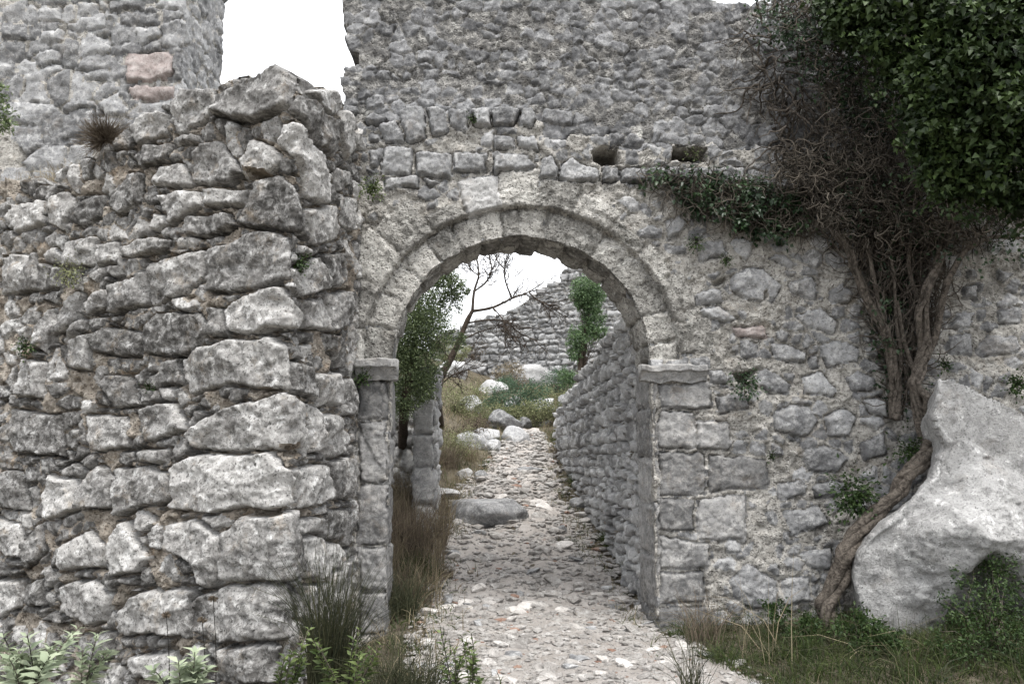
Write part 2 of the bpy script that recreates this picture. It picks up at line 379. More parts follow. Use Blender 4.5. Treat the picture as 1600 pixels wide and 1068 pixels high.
xs = np.unique(np.concatenate([np.linspace(-300, -8, 14), np.linspace(-8, 8, 140), np.linspace(8, 300, 14)]))
ys = np.unique(np.concatenate([np.linspace(-200, 0, 14), np.linspace(0, 30, 230), np.linspace(30, 500, 20)]))
ground = sheet('ground', xs, ys, M['earth'])
def path_half(y): return np.interp(y, [3, 5.5, 7, 8, 10, 13, 16, 18, 20], [1.2, 1.05, 1.0, .98, .95, .8, .5, .36, .25])
def path_c(y): return np.interp(y, [3, 5.5, 7, 8, 10, 13, 16, 18, 20], [.75, .5, .25, .2, .08, .02, .22, .3, .2])
def on_path(x, y): return np.abs(x - path_c(y) + .12 * pn(np.column_stack([x * .5, y * 1.3, 0 * y])) + .16 * pn(np.column_stack([x * 2, y * 3.1, 0 * y]))) < path_half(y)
path = sheet('path', np.linspace(-1.4, 2.4, 130), np.linspace(3, 18.6, 480), M['path'], .012, on_path)

# ================================================================== the gate wall
YW = 7.2
ARX, ARZ, ARR = .08, 2.27, 1.14          # arch: centre, springing height, radius
RING = .275
gate = thing('gate_wall', 'rubble stone wall with a round arched gateway over the path', 'wall', (.08, YW, 0))
GP = Plan([(-1.5, YW), (5.05, YW)])
G = []
def add(L, plan, rows, **kw):
    for r in rows.strip().split('\n'): L.append(dict(p=plan.hits(r.strip()), **kw))
# upright stones and courses above the arch
add(G, GP, '''567,189 583,179 609,182 592,196 572,196
594,196 621,187 634,222 602,222
623,173 641,163 664,168 665,214 639,224 632,206
667,166 695,168 698,208 674,212
700,170 734,171 732,205 702,201
735,164 768,164 768,199 744,199
770,165 809,167 805,198 771,197
811,168 831,166 840,182 831,199 811,196
576,206 595,206 598,220 578,219
576,231 599,229 590,259 578,259
600,226 644,231 641,273 592,270
650,236 707,238 707,276 651,275
711,235 761,238 758,266 712,268
770,210 805,212 807,231 770,233
810,212 840,213 840,238 812,231
770,236 821,241 838,262 807,273 772,269
844,245 859,243 875,261 872,280 844,278
877,255 894,247 933,261 936,282 877,280
940,259 968,261 968,283 942,285
599,276 655,275 653,294 599,296
658,278 688,280 670,294
971,262 1010,260 1010,284 971,285
1013,262 1062,258 1060,284 1014,285
1066,262 1112,260 1112,286 1066,286
1116,262 1165,262 1160,288 1118,288
1168,266 1215,270 1210,292 1168,290
1218,272 1262,284 1258,300 1220,294''', j=.004, o=.034, c=.07, g=1.04)
# wall right of the arch
add(G, GP, '''1201,403 1225,394 1250,415 1236,419
1145,431 1162,413 1194,420 1222,445 1208,473 1173,469 1143,452
1229,441 1267,433 1278,455 1274,471 1236,459
1292,455 1316,441 1334,455 1330,473 1299,473
1082,459 1124,448 1131,473 1089,480
1096,483 1124,476 1155,497 1134,504 1099,494
1243,490 1285,480 1313,501 1302,522 1264,511
1152,533 1185,534 1183,557 1159,559
1203,538 1229,536 1264,550 1260,566 1211,564
1281,539 1306,529 1344,543 1344,567 1295,574
1267,553 1279,550 1281,574 1267,573
1110,581 1134,578 1140,599 1113,602
1176,581 1201,573 1236,599 1232,616 1201,616 1180,595
1250,588 1281,578 1306,602 1309,620 1257,616
1323,588 1341,580 1369,588 1371,611 1334,609
1206,644 1236,630 1267,637 1278,658 1264,683 1215,671
1285,648 1320,637 1341,651 1330,683 1295,683
1348,620 1383,620 1390,655 1362,644
1484,522 1520,518 1523,557 1481,553
1526,543 1544,525 1586,525 1597,543 1579,553 1533,557
1495,487 1523,485 1519,515 1484,511
1505,448 1530,445 1530,470 1509,468
1558,480 1600,476 1600,505 1561,505
1250,708 1292,694 1334,715 1313,736 1264,736
1215,753 1257,750 1264,774 1218,781
1271,760 1306,746 1330,760 1313,778 1278,778
1225,799 1288,788 1299,816 1236,841
1127,837 1159,834 1159,862 1134,865
1141,904 1169,879 1211,904 1215,946 1173,953 1148,935
1250,862 1299,855 1299,890 1264,890
1040,345 1066,334 1080,348 1068,362 1044,372
1084,378 1130,372 1136,400 1092,408
1345,690 1385,672 1390,710 1352,722
1120,618 1165,612 1172,640 1124,644
1218,905 1262,898 1270,940 1226,948''', j=.006, o=.018, c=.05)
add(G, GP, '''1145,510 1194,508 1206,527 1152,529
1125,601 1150,601 1150,607 1126,607''', j=.006, o=.012, m='pink')
# jambs of dressed blocks
add(G, GP, '''1030,599 1112,595 1115,637 1030,640
1030,643 1085,643 1090,700 1030,701
1089,655 1140,655 1142,703 1092,704
1030,705 1100,706 1104,772 1030,775
1108,710 1200,716 1205,763 1108,770
1030,779 1082,778 1086,829 1030,832
1090,778 1170,773 1165,850 1090,845
1030,836 1110,850 1112,886 1030,890
1030,894 1100,890 1105,941 1030,945
1030,949 1110,950 1110,1002 1030,1002
560,592 606,592 606,655 560,655
560,658 606,658 606,752 560,752
560,755 606,755 606,849 560,849
560,852 606,852 606,921 560,921
560,924 606,924 606,990 560,990''', j=.004, o=.012, f=.5, m='ash')
# the arch: inner ring of voussoirs, and the larger blocks outside it
def polar(r0, r1, a0, a1, k=5):
    A = [(ARX + r0 * math.cos(t), ARZ + r0 * math.sin(t)) for t in np.linspace(a0, a1, k)]
    Bq = [(ARX + r1 * math.cos(t), ARZ + r1 * math.sin(t)) for t in np.linspace(a1, a0, k)]
    return [(x + 1.5, z) for x, z in A + Bq]
ANG = [180, 166, 153, 141, 128, 117, 107, 98, 89.5, 80, 69, 57, 45, 33, 20, 8, 0]
for a, b in zip(ANG[:-1], ANG[1:]):
    G.append(dict(p=polar(ARR - .05, ARR + RING - .012, R(a - .25), R(b + .25)), j=.001, c=.012, o=.006 + .004 * random.random(), f=.22, m='pit'))
OA = [187, 168, 152, 138, 124, 110.5, 97, 84, 70, 56, 43, 30, 14, 2]
for a, b in zip(OA[:-1], OA[1:]):
    key = abs(a - 110.5) < 1
    G.append(dict(p=polar(ARR + RING - .002, ARR + RING + (.32 if key else random.uniform(.1, .42)), R(a - .3), R(b + .3)), j=.003, c=.006 if not key else .03, o=.002 + .008 * random.random(), f=.4, m='pale' if key else 'pit'))
holes = [dict(p=GP.hits(s), d=d) for s, d in (('922,234 938,228 966,232 967,256 940,258 926,248', .45), ('1048,230 1106,229 1106,252 1052,250', .45),
         ('1288,238 1322,240 1322,268 1290,268', .45), ('1140,581 1190,570 1180,585 1158,600', .3), ('1190,455 1196,452 1199,470 1192,470', .15), ('1108,440 1140,428 1140,440 1112,450', .12))]
LT = np.array(GP.hits('500,172 560,176 620,172 830,180 850,205 920,222 985,226 1200,228 1290,236 1700,240'))
def gkeep(u, v, c):
    x, z = u - 1.5, v
    ins = ((np.abs(x - ARX) < ARR) & (z < ARZ)) | (np.hypot(x - ARX, z - ARZ) < ARR - .01)
    return (~ins if not c else True) & (v < np.interp(u, LT[:, 0], LT[:, 1]) + (0 if c else .2))
def gsnap(B):                            # true the rim of the opening to the arch
    dx, dz = B[:, 0] - ARX, B[:, 2] - ARZ; r = np.hypot(dx, dz); q = (dz > 0) & (r < ARR + .004)
    B = B.copy(); k = np.where(q, ARR / np.maximum(r, 1e-6), 1.); k = np.where(r > ARR - .03, k, 1.); B[:, 0] = ARX + dx * k; B[:, 2] = ARZ + dz * k; return B
def goff(u, v):                          # the inner ring lies back under the outer one
    r = np.hypot(u - 1.5 - ARX, v - ARZ)
    k = sstep(ARR + RING + .006, ARR + RING - .012, r) * (v > ARZ + .02)
    P = np.column_stack([u, v, 0 * u]); return -.075 * k + .04 * pn(P * 1.3) * (r > ARR + RING + .1)
masonry(gate, GP, 0, 6.55, -.35, 4.6, .0132, G, holes, gkeep, row=(.08, .17), asp=(1., 2.), joint=.012, jvar=1.6, md=.014, bulge=.013, sig=.009,
        facet=.12, rough=.016, edge=.016, fcrack=.45, chip=.01, warp=.024, fmat='stone', mmat='mort', skirt=.12, off=goff, lump=.03, fill_skip=.35, seed=3, snap=gsnap, crack=.05)
# the passage: reveals and soffit, a strip that follows the opening and runs back through the wall
THK = .68
def sof(u, v):                           # u round the opening from the left foot, v back through the wall
    h = ARZ + .3; arc = math.pi * ARR
    t = np.clip((u - h) / arc, 0, 1) * math.pi
    x = ARX - ARR * np.cos(t); z = np.where(u < h, u - .3, np.where(u > h + arc, ARZ - (u - h - arc), ARZ + ARR * np.sin(t)))
    nn = np.stack([np.cos(t), 0 * u, -np.sin(t)], 1)
    y0 = .085 * sstep(h - .05, h + .05, u) * sstep(h + arc + .05, h + arc - .05, u) - .0
    return np.stack([x - .05 * v / THK, YW + y0 + v * (THK - y0) / THK, z], 1) + .012 * nn, nn
hj, arc = ARZ + .3, math.pi * ARR
SP = []
for a, b in zip(ANG[:-1], ANG[1:]):
    ua, ub = hj + arc * (180 - a) / 180, hj + arc * (180 - b) / 180; s = random.uniform(.28, .42)
    for q0, q1 in ((.02, s), (s, THK)): SP.append(dict(p=[(ua + .004, q0), (ub - .004, q0), (ub - .004, q1 - .006), (ua + .004, q1 - .006)], j=.003, f=.3, m='pit', o=random.uniform(-.012, .02)))
for base in (0, hj + arc):
    z = base + (0 if base else .0)
    while z < base + hj - .1:
        hh = random.uniform(.35, .55); SP.append(dict(p=[(z, 0), (z + hh - .012, 0), (z + hh - .012, THK), (z, THK)], j=.004, f=.25, m='ash', o=random.uniform(-.005, .012))); z += hh
masonry(gate, sof, 0, 2 * hj + arc, 0, THK, .018, SP, skirt=0, cap=60, md=.03, bulge=.015, rough=.016, warp=.012, mmat='mort', sname='soffit_stone', seed=5)
# impost blocks: a moulded band with a slanting underside
def moulding(name, x0, x1, z0, z1, proj, mat, side):
    prof = [(.06, z0), (-proj * .25, z0), (-proj * .3, z0 + .02), (-proj * .75, z0 + (z1 - z0) * .55), (-proj, z0 + (z1 - z0) * .6), (-proj, z1 - .01), (-proj + .01, z1), (.06, z1)]
    nx = 28; V = []; F = []; X = np.linspace(x0, x1, nx)
    fine = []
    for (a, b), (c, d) in zip(prof[:-1], prof[1:]): fine += [(a + (c - a) * t, b + (d - b) * t) for t in np.linspace(0, 1, 6)[:-1]]
    fine.append(prof[-1]); k = len(fine)
    for x in X:
        ex = (x - x0) if side > 0 else (x1 - x)      # the inner end is returned into the passage
        for a, z in fine: V.append((x, YW + a, z))
    V = np.array(V); V += (.012 * np.stack([fbm(V, 12, 4), fbm(V + 50, 12, 4), fbm(V + 90, 9, 4)], 1)); V[:, 2] -= np.maximum(0, pn(V * 6)) * .03
    ix = np.arange(nx * k).reshape(nx, k); Q = np.stack([ix[:-1, :-1], ix[1:, :-1], ix[1:, 1:], ix[:-1, 1:]], 2).reshape(-1, 4)
    fans = []
    for row_, fl in ((ix[0], 1), (ix[-1], 0)):
        for q in range(1, k - 1): fans.append((row_[0], row_[q + 1], row_[q]) if fl == 0 else (row_[0], row_[q], row_[q + 1]))
    return mesh(name, V, [Q, np.array(fans)], mat, gate)
moulding('impost', 1.12, 1.70, 2.09, 2.235, .085, M['ash'], 1)
moulding('impost', -1.36, -1.0, 2.1, 2.28, .12, M['ash'], -1)

# ================================================================== the upper wall, set back on top
upper = thing('upper_wall', 'tall dark grey rubble wall rising above the arched gateway', 'wall', (.6, 7.5, 4.2))
UP = Plan([(-1.62, 7.36), (5.3, 7.36)])
UT = np.array(UP.hits('480,-60 900,-60 1060,-30 1120,0 1160,12 1200,-10 1260,-40 1700,-60')); UL = np.array(UP.hits('552,200 536,160 533,140 552,80 540,40 534,5 545,-30 540,-80'))
UB = np.array(UP.hits('480,220 830,220 850,245 990,262 1050,262 1300,280 1700,300'))
def ukeep(u, v, c):
    left = np.interp(v, UL[:, 1], UL[:, 0]); return (u > left - (0 if c else .06)) & (v < np.interp(u, UT[:, 0], UT[:, 1]) + (0 if c else .3)) & (v > np.interp(u, UB[:, 0], UB[:, 1]) - .25)
uholes = [dict(p=UP.hits(s), d=.5) for s in ('920,232 940,227 967,230 968,258 925,258', '1046,228 1108,227 1108,254 1048,254', '1286,236 1324,238 1324,270 1288,270')]
U_ = []
add(U_, UP, '''1106,234 1136,231 1134,254 1108,254
1136,252 1155,231 1183,241 1185,259
1190,235 1228,228 1232,256 1192,258
1186,200 1226,196 1230,222 1190,226
572,148 600,146 604,168 574,172
850,168 900,172 894,196 848,192''', j=.006, o=.04)
masonry(upper, UP, 0, 6.7, 3.7, 6.35, .013, U_, uholes, ukeep, row=(.07, .15), asp=(1.1, 2.6), joint=.006, jvar=1.3, md=.004, bulge=.004, sig=.004,
        facet=.07, rough=.011, edge=.016, warp=.045, crack=.02, chip=.012, fmat='dark', mmat='dmort', skirt=.6, lump=.02, seed=11, fill_skip=.3)

# ================================================================== the bastion on the left
bast = thing('stone_bastion', 'massive corner of rough grey boulders jutting out left of the gateway', 'wall', (-1.52, 5.6, 0))
CN = np.array([-1.52, 5.6]); LD = np.array([-1.6, .8]) / math.hypot(1.6, .8)
BP = Plan([CN + LD * 3.85, CN, (-1.34, 7.28)], .06)
BS = []
add(BS, BP, '''334,175 350,147 434,105 450,119 447,168 388,184''', j=.004, o=.07, f=.6)
add(BS, BP, '''266,158 290,140 330,140 334,161 315,189 273,210
199,200 224,178 259,178 252,210 217,224
206,245 227,224 266,224 259,249 217,262
304,238 336,217 374,266 350,284 301,284
269,210 308,206 308,222 269,230
378,252 388,217 420,224 434,245 413,270 381,277
231,287 252,259 280,256 297,287 280,294
161,315 196,273 220,270 213,315 182,332
115,347 130,312 154,301 150,336 126,357
77,350 84,308 101,298 115,315 98,360
378,350 402,280 434,273 476,329 480,371 434,360
448,196 497,234 514,276 504,315 483,301 437,224
451,175 469,147 532,196 514,241 497,231
318,292 385,292 378,318 325,322
294,336 350,332 367,350 315,371 290,367
248,304 308,297 311,322 266,350
483,140 518,140 530,164 518,189 490,164
534,172 548,176 556,230 545,250 530,200
325,392 420,356 444,368 451,431 413,444 329,455
234,413 315,391 320,431 287,459 233,473
171,445 224,424 227,473 175,489
189,385 217,371 266,375 259,392 196,403
350,487 381,459 434,450 472,494 462,511 371,522
220,511 245,490 308,490 315,515 287,550 224,550
143,525 168,511 217,515 210,557 150,550
280,567 308,543 420,529 455,550 458,611 367,599 297,613
154,606 171,585 196,588 210,630 178,637
301,676 350,641 434,615 469,630 465,700 385,704 315,697
462,564 486,571 497,627 463,613
490,585 525,582 532,630 499,634
514,522 535,525 546,564 525,578
479,634 497,637 500,700 483,707
502,648 532,651 534,711 504,711
91,494 115,455 129,462 112,508 94,522
133,473 164,452 168,480 140,494
52,508 80,483 86,508 70,550 52,536
322,480 346,480 350,522 325,522
273,732 308,715 413,708 451,746 455,788 371,792 329,799 273,795
455,732 504,729 518,778 458,795
182,736 224,725 270,743 267,781 185,802
126,764 150,725 175,750 178,792 129,792
66,774 77,743 115,750 119,795 80,809
7,739 38,739 45,795 7,792
357,834 385,809 451,803 465,893 378,905 357,904
178,834 203,813 241,869 224,890 182,897
269,820 315,816 350,841 343,916 322,918 308,879 273,862
94,855 140,830 168,848 164,883 105,890
311,939 336,918 434,911 451,953 437,991 350,1002 315,981
192,953 217,925 266,921 304,920 297,995 252,984 196,991
101,918 150,907 178,925 171,970 143,974 105,953
0,904 35,904 38,946 0,963
45,911 70,900 73,946 52,946
133,991 182,988 178,1026 136,1033
210,1023 273,1016 280,1060 217,1060
458,809 497,806 500,834 462,834
0,809 35,820 38,869 0,862
42,848 66,816 73,862 45,890
350,1012 430,1002 436,1060 355,1062
470,840 520,838 530,900 474,902
462,420 500,400 512,450 470,462
484,330 520,320 532,372 492,380
478,470 510,466 512,516 480,514
212,640 262,628 290,668 230,690
130,648 190,650 200,700 140,704
30,560 70,565 66,620 28,615
20,640 90,650 96,710 24,706
0,400 50,395 56,450 0,455
20,320 66,310 68,350 24,362
535,300 556,310 552,360 534,350
520,260 545,268 540,300 522,300
505,720 545,716 548,775 520,778
505,800 548,795 550,850 505,850
508,880 545,876 548,940 512,945
470,915 505,910 508,965 472,970
536,590 552,592 552,650 536,645
505,400 540,395 545,440 515,450
515,460 545,455 548,510 518,515
470,380 490,385 488,400 468,398
250,560 275,555 280,600 245,600
215,700 265,700 262,722 215,722
150,380 180,375 182,410 152,415
105,375 145,370 140,410 100,415
60,410 98,420 90,450 58,455
110,530 140,525 140,580 108,575''', j=.009, o=.02)
BT = np.array(BP.hits('-60,285 0,285 60,278 120,248 190,212 240,186 270,150 300,142 335,146 360,130 440,120'))
BT = np.vstack([BT, np.array([BP.hit(x, y) for x, y in ((458, 150), (500, 146), (530, 160), (545, 182), (556, 200))])])
def bkeep(u, v, c): return v < np.interp(u, BT[:, 0], BT[:, 1]) + (0 if c else .25)
bh = [dict(p=BP.hits(s), d=.22) for s in ('384,262 412,266 404,282 386,276', '288,460 304,459 304,468 290,469', '400,603 424,602 422,611 404,611', '385,796 440,793 440,802 390,804', '456,797 478,792 484,800 460,806', '440,695 460,692 464,712 442,716')]
Lb = BP.U[-1]
def boff(u, v):
    P = np.column_stack([u, v, 0 * u]); return .04 * fbm(P, .8, 3) + .05 * sstep(2.6, .2, v)
masonry(bast, BP, 0, Lb, -.6, 4.6, .0125, BS, bh, bkeep, row=(.10, .19), asp=(.75, 1.5), joint=.007, jvar=1.2, md=.032, bulge=.010, sig=.010, fdrop=.008, grow=1.13, fcrack=.8, jit=(.25, .3), vsc=1.1,
        facet=.10, rough=.013, edge=.012, warp=.02, crack=.10, cw=.014, hcrack=.75, chip=.020, bw=.010, fmat='bast', mmat='bmort', skirt=.3, off=boff, lump=.035, seed=21, fill_skip=.22)

# ================================================================== the tower behind it
tower = thing('ruined_tower', 'tall ruined tower of grey rubble at the upper left corner', 'tower', (-6, 10.6, 4.6))
TP = Plan([(-9.5, 10.6), (-4.52, 10.6), (-4.50, 12.1)], .12)
T_ = []
add(T_, TP, '''262,82 284,80 284,130 258,128
250,40 286,30 288,74 252,76
100,40 160,14 166,40 120,52
54,84 92,76 96,98 60,108
126,110 170,104 172,122 130,126
62,52 100,46 96,66 60,70
166,2 224,0 222,18 168,20
186,22 250,18 248,38 190,40
92,178 146,170 148,210 96,214''', j=.006, o=.02, m='stone')
add(T_, TP, '194,86 272,80 278,126 196,128\n200,136 270,132 272,158 204,156', j=.006, o=.02, m='pink')
def tkeep(u, v, c): return v < 9.5
masonry(tower, TP, 2.3, TP.U[-1], 4.0, 9.8, .028, T_, row=(.2, .42), asp=(1., 2.0), joint=.012, jvar=1.2, md=.02, bulge=.016, sig=.012, facet=.1, chip=.014,
        rough=.016, warp=.05, fmat='stone', mmat='mort', skirt=.5, seed=31, fill_skip=.08)
# ================================================================== retaining wall beyond the gate
ret = thing('retaining_wall', 'rough dry-stone wall running uphill along the right of the path', 'wall', (1.2, 9, .2))
RP = Plan([(.80, 15.8), (.90, 14.4), (1.24, 7.7)])
def rkeep(u, v, c):
    P = RP(u, v)[0]; y = P[:, 1]; return (v < np.interp(y, [7.7, 10, 13, 15.8], [2.98, 2.88, 2.66, 2.35])) & (v > gz(P[:, 0], y) - .4)
masonry(ret, RP, 0, RP.U[-1], -.3, 3.2, .018, coursed(0, RP.U[-1], .1, 3.0, (.10, .22), (.14, .42), .022, f=.9, j=.004, m='far'), (), rkeep, cull=True, row=(.12, .24), asp=(.8, 1.9), joint=.008, md=.05, bulge=.012, sig=.018, facet=.18, rough=.018, chip=.02, crack=.08, bw=.012,
        edge=.014, warp=.03, fmat='far', mmat='bmort', skirt=.5, seed=41)
# ================================================================== far ruined wall on the hill
far = thing('far_ruined_wall', 'long ruined block wall stepping up the hill behind the gateway', 'wall', (0, 27, 4))
FP = Plan([(-5.5, 29.5), (1.2, 27), (6.5, 26)])
FT = np.array(FP.hits('560,560 690,518 740,497 800,482 822,470 832,452 862,440 880,420 900,414 930,410 960,416 1040,380'))
FB = np.array(FP.hits('560,640 800,640 1040,660'))
def fkeep(u, v, c): return (v < np.interp(u, FT[:, 0], FT[:, 1])) & (v > np.interp(u, FB[:, 0], FB[:, 1]))
masonry(far, FP, 2.8, 11.2, 3.4, 9.0, .036, coursed(3, 11.5, 3.6, 8.6, (.14, .28), (.18, .55), .032, f=.8, j=.010, c=.09, m='stone'), (), fkeep, cull=True, row=(.15, .23), asp=(1.1, 2.1), joint=.012, md=.06, bulge=.02, sig=.01, facet=.05, rough=.016, edge=.03, bw=.015,
        warp=.05, fmat='stone', mmat='dmort', skirt=.8, seed=51)
# ================================================================== the second gate pier behind
pier = thing('stone_pier', 'upright stone pier half hidden under the evergreen beyond the arch', 'pier', (-1.15, 10.6, .5))
PP = Plan([(-2.6, 12.0), (-1.27, 11.8), (-1.27, 10.6), (-.98, 10.6), (-.96, 11.2)], .03)
PS = []
for z0, z1 in ((.5, .85), (.86, 1.3), (1.31, 1.75), (1.76, 2.2), (2.21, 2.55)): PS.append(dict(p=[(PP.U[-1] - .90, z0), (PP.U[-1] - .59, z0), (PP.U[-1] - .59, z1), (PP.U[-1] - .90, z1)], j=.006, f=.3, o=.01, m='far'))
masonry(pier, PP, 0, PP.U[-1], .2, 2.6, .025, PS, row=(.2, .35), asp=(.9, 1.8), md=.03, bulge=.02, sig=.01, facet=.1, fmat='far', mmat='mort', skirt=.3, seed=61)

# ================================================================== rocks
import bmesh
_ico = {}
def ico(sub):
    if sub not in _ico:
        bm = bmesh.new(); bmesh.ops.create_icosphere(bm, subdivisions=sub, radius=1)
        _ico[sub] = (np.array([v.co[:] for v in bm.verts]), np.array([[v.index for v in f.verts] for f in bm.faces])); bm.free()
    return _ico[sub]
def rockmesh(seed, sub=3, cuts=9, rough=.12, dlo=.55):
    rg = np.random.default_rng(seed); V, F = ico(sub); V = V.copy()
    for k in range(cuts):
        n = rg.normal(size=3); n /= np.linalg.norm(n); d = rg.uniform(dlo, .9); t = V @ n - d
        V -= np.maximum(0, t)[:, None] * n * .92
    V *= (1 + rough * fbm(V + seed, 1.8, 4, .55))[:, None]
    return V, F
def boulder(name, label, cat, loc, size, seed, mat='pale', sub=4, rz=0., tilt=0., group=None, cuts=10, rough=.14, dlo=.55):
    V, F = rockmesh(seed, sub, cuts, rough, dlo); V = V * np.array(size)
    c, s = math.cos(tilt), math.sin(tilt); V = V @ np.array([[c, 0, s], [0, 1, 0], [-s, 0, c]])
    c, s = math.cos(rz), math.sin(rz); V = V @ np.array([[c, s, 0], [-s, c, 0], [0, 0, 1]])
    o = mesh(name, V, F, M[mat], None, sub >= 3); o.location = loc
    return tag(o, label, cat, group)
def slab(name, label, outline, Y, thick, mat, seed, lean=0., root=None, res=.014, bulge=.5, dent=None):
    """A boulder with the measured outline, rounded out to a real thickness in front and behind."""
    A = np.array([[at(x, y, Y)[0], at(x, y, Y)[2]] for x, y in px(outline)]); lo, hi = A.min(0), A.max(0)
    nx, nz = int((hi[0] - lo[0]) / res) + 3, int((hi[1] - lo[1]) / res) + 3
    X, Z = np.meshgrid(np.linspace(lo[0] - res, hi[0] + res, nx), np.linspace(lo[1] - res, hi[1] + res, nz)); P = np.stack([X.ravel(), Z.ravel()], 1)
    P3 = np.column_stack([P, np.full(len(P), seed)])
    W = P + .012 * np.stack([fbm(P3, 3, 2), fbm(P3 + 20, 3, 2)], 1); d = poly_sd(W, A)
    rg0 = .8 + .5 * fbm(P3 + 11, 1.7, 3); D = np.maximum(d, 0); prof = np.sin(.5 * math.pi * np.clip(D / (thick * bulge * rg0), 0, 1))
    rg = np.random.default_rng(seed); hs = 1e9; c = A.mean(0)
    for k in range(6): g = rg.uniform(-.55, .55, 2); hs = np.minimum(hs, rg.uniform(.0, .10) + (P - c) @ g)
    hf = thick * .5 * prof + (1.25 * hs + .035 * fbm(P3, 1.6, 6, .5) + .014 * (fbm(P3 + 7, 7, 6, .7, True) - .4) + .012 * fbm(P3 + 4, 16, 4, .65) + .03 * (lambda q: np.floor(q) + sstep(.35, .65, q - np.floor(q)))(3.5 * fbm(P3 + 14, 2.2, 4, .5)) / 2) * sstep(0, .12, D)
    hf = np.maximum(hf, .02 * prof)
    if dent: dd = poly_sd(W, np.array([[at(x, y, Y)[0], at(x, y, Y)[2]] for x, y in px(dent)])); hf = hf - .38 * sstep(-.03, .2, dd)
    ok = d > 0; n = len(P)
    yf = Y - hf + lean * (P[:, 1] - lo[1]); yb = Y + thick * .5 * prof + lean * (P[:, 1] - lo[1]) + .2 * prof
    V = np.vstack([np.stack([P[:, 0], yf, P[:, 1]], 1), np.stack([P[:, 0], yb, P[:, 1]], 1)])
    V += .018 * np.stack([fbm(V + 3, 4, 5, .55), fbm(V + 33, 4, 5, .55), fbm(V + 63, 4, 5, .55)], 1)
    ix = np.arange(n).reshape(nz, nx); Q = np.stack([ix[:-1, :-1], ix[:-1, 1:], ix[1:, 1:], ix[1:, :-1]], 2).reshape(-1, 4); Q = Q[ok[Q].all(1)]
    E = np.concatenate([Q[:, [0, 1]], Q[:, [1, 2]], Q[:, [2, 3]], Q[:, [3, 0]]]); ek = np.sort(E, 1); code = ek[:, 0].astype(np.int64) * n + ek[:, 1]
    _, inv, cn = np.unique(code, return_inverse=True, return_counts=True); E = E[cn[inv] == 1]
    F = np.vstack([Q, Q[:, ::-1] + n, np.stack([E[:, 1], E[:, 0], E[:, 0] + n, E[:, 1] + n], 1)])
    uv, inv = np.unique(F, return_inverse=True)
    o = mesh(name, V[uv], inv.reshape(-1, 4), M[mat], root)
    if root is None: tag(o, label, 'boulder')
    return o
slab('boulder', 'huge white lichen-spotted boulder leaning on the wall at the right edge', '1450,592 1478,596 1530,622 1600,655 1700,690 1740,900 1720,1080 1480,1080 1420,1050 1380,1010 1345,960 1328,905 1334,865 1352,835 1400,790 1445,745 1462,700 1446,650', 6.6, .8, 'pale', 5, -.06,
     dent='1468,885 1500,850 1545,872 1592,930 1640,985 1640,1080 1490,1080 1476,1000 1466,940')
# capping stones on the bastion: whole rocks that break the skyline
def on(x, y, Y): return tuple(at(x, y, Y))
# rocks beside and on the path
def gloc(x, y, Y0=5., Y1=30.):           # where a measured direction meets the ground
    d = ray(x, y); t = np.linspace(Y0, Y1, 900) / d[1]; P = CAM + t[:, None] * d
    k = np.flatnonzero(P[:, 2] < gz(P[:, 0], P[:, 1])); k = k[0] if len(k) else len(t) - 1
    return P[k]
RK = [(755, 812, .72, .6, .27, 'smooth pale slab of bedrock bulging in the middle of the path', 'stone', 3),
      (690, 775, .34, .3, .1, 'low white rock at the left edge of the path behind the smooth slab', 'pale', 12),
      (575 + 150, 745, .17, .15, .13, 'round white rock left of the path, twin of a greyer one', 'pale', 14),
      (752, 748, .15, .13, .12, 'round grey rock touching a whiter twin left of the path', 'stone', 15),
      (652, 735, .16, .15, .12, 'whitish rock among grasses near the stone pier', 'pale', 16),
      (678, 742, .14, .12, .10, 'small pale rock between the whitish rock and the dead grasses', 'pale', 17),
      (985, 912, .11, .09, .08, 'angular grey rock against the foot of the retaining wall', 'stone', 18),
      (812, 932, .055, .05, .05, 'dark grey pointed stone standing in the middle of the path', 'stone', 19),
      (735, 895, .06, .05, .03, 'flat ochre-brown stone on the left of the path', 'bmort', 20),
      (660, 918, .05, .045, .035, 'small white square stone on the grass bank inside the gate', 'pale', 21),
      (850, 665, .22, .2, .12, 'flat grey stone where the path tops the rise', 'stone', 22),
      (905, 790, .2, .15, .1, 'mossy grey rock right of the path by the retaining wall', 'stone', 23),
      (945, 800, .12, .1, .09, 'brownish rock by the grass tuft at the retaining wall', 'bmort', 24),
      (880, 830, .08, .07, .07, 'dark wedge-shaped stone right of the smooth slab', 'stone', 25),
      (830, 735, .3, .2, .06, 'flat grey bedrock step in the upper path', 'stone', 26)]
for x, y, a, b, c, lab, mt, sdn in RK:
    p = gloc(x, y); boulder('rock', lab, 'rock', (p[0], p[1], p[2] + c * .25), (a, b, c), sdn, mt, 4, rz=sdn * .7, cuts=12, rough=.1)
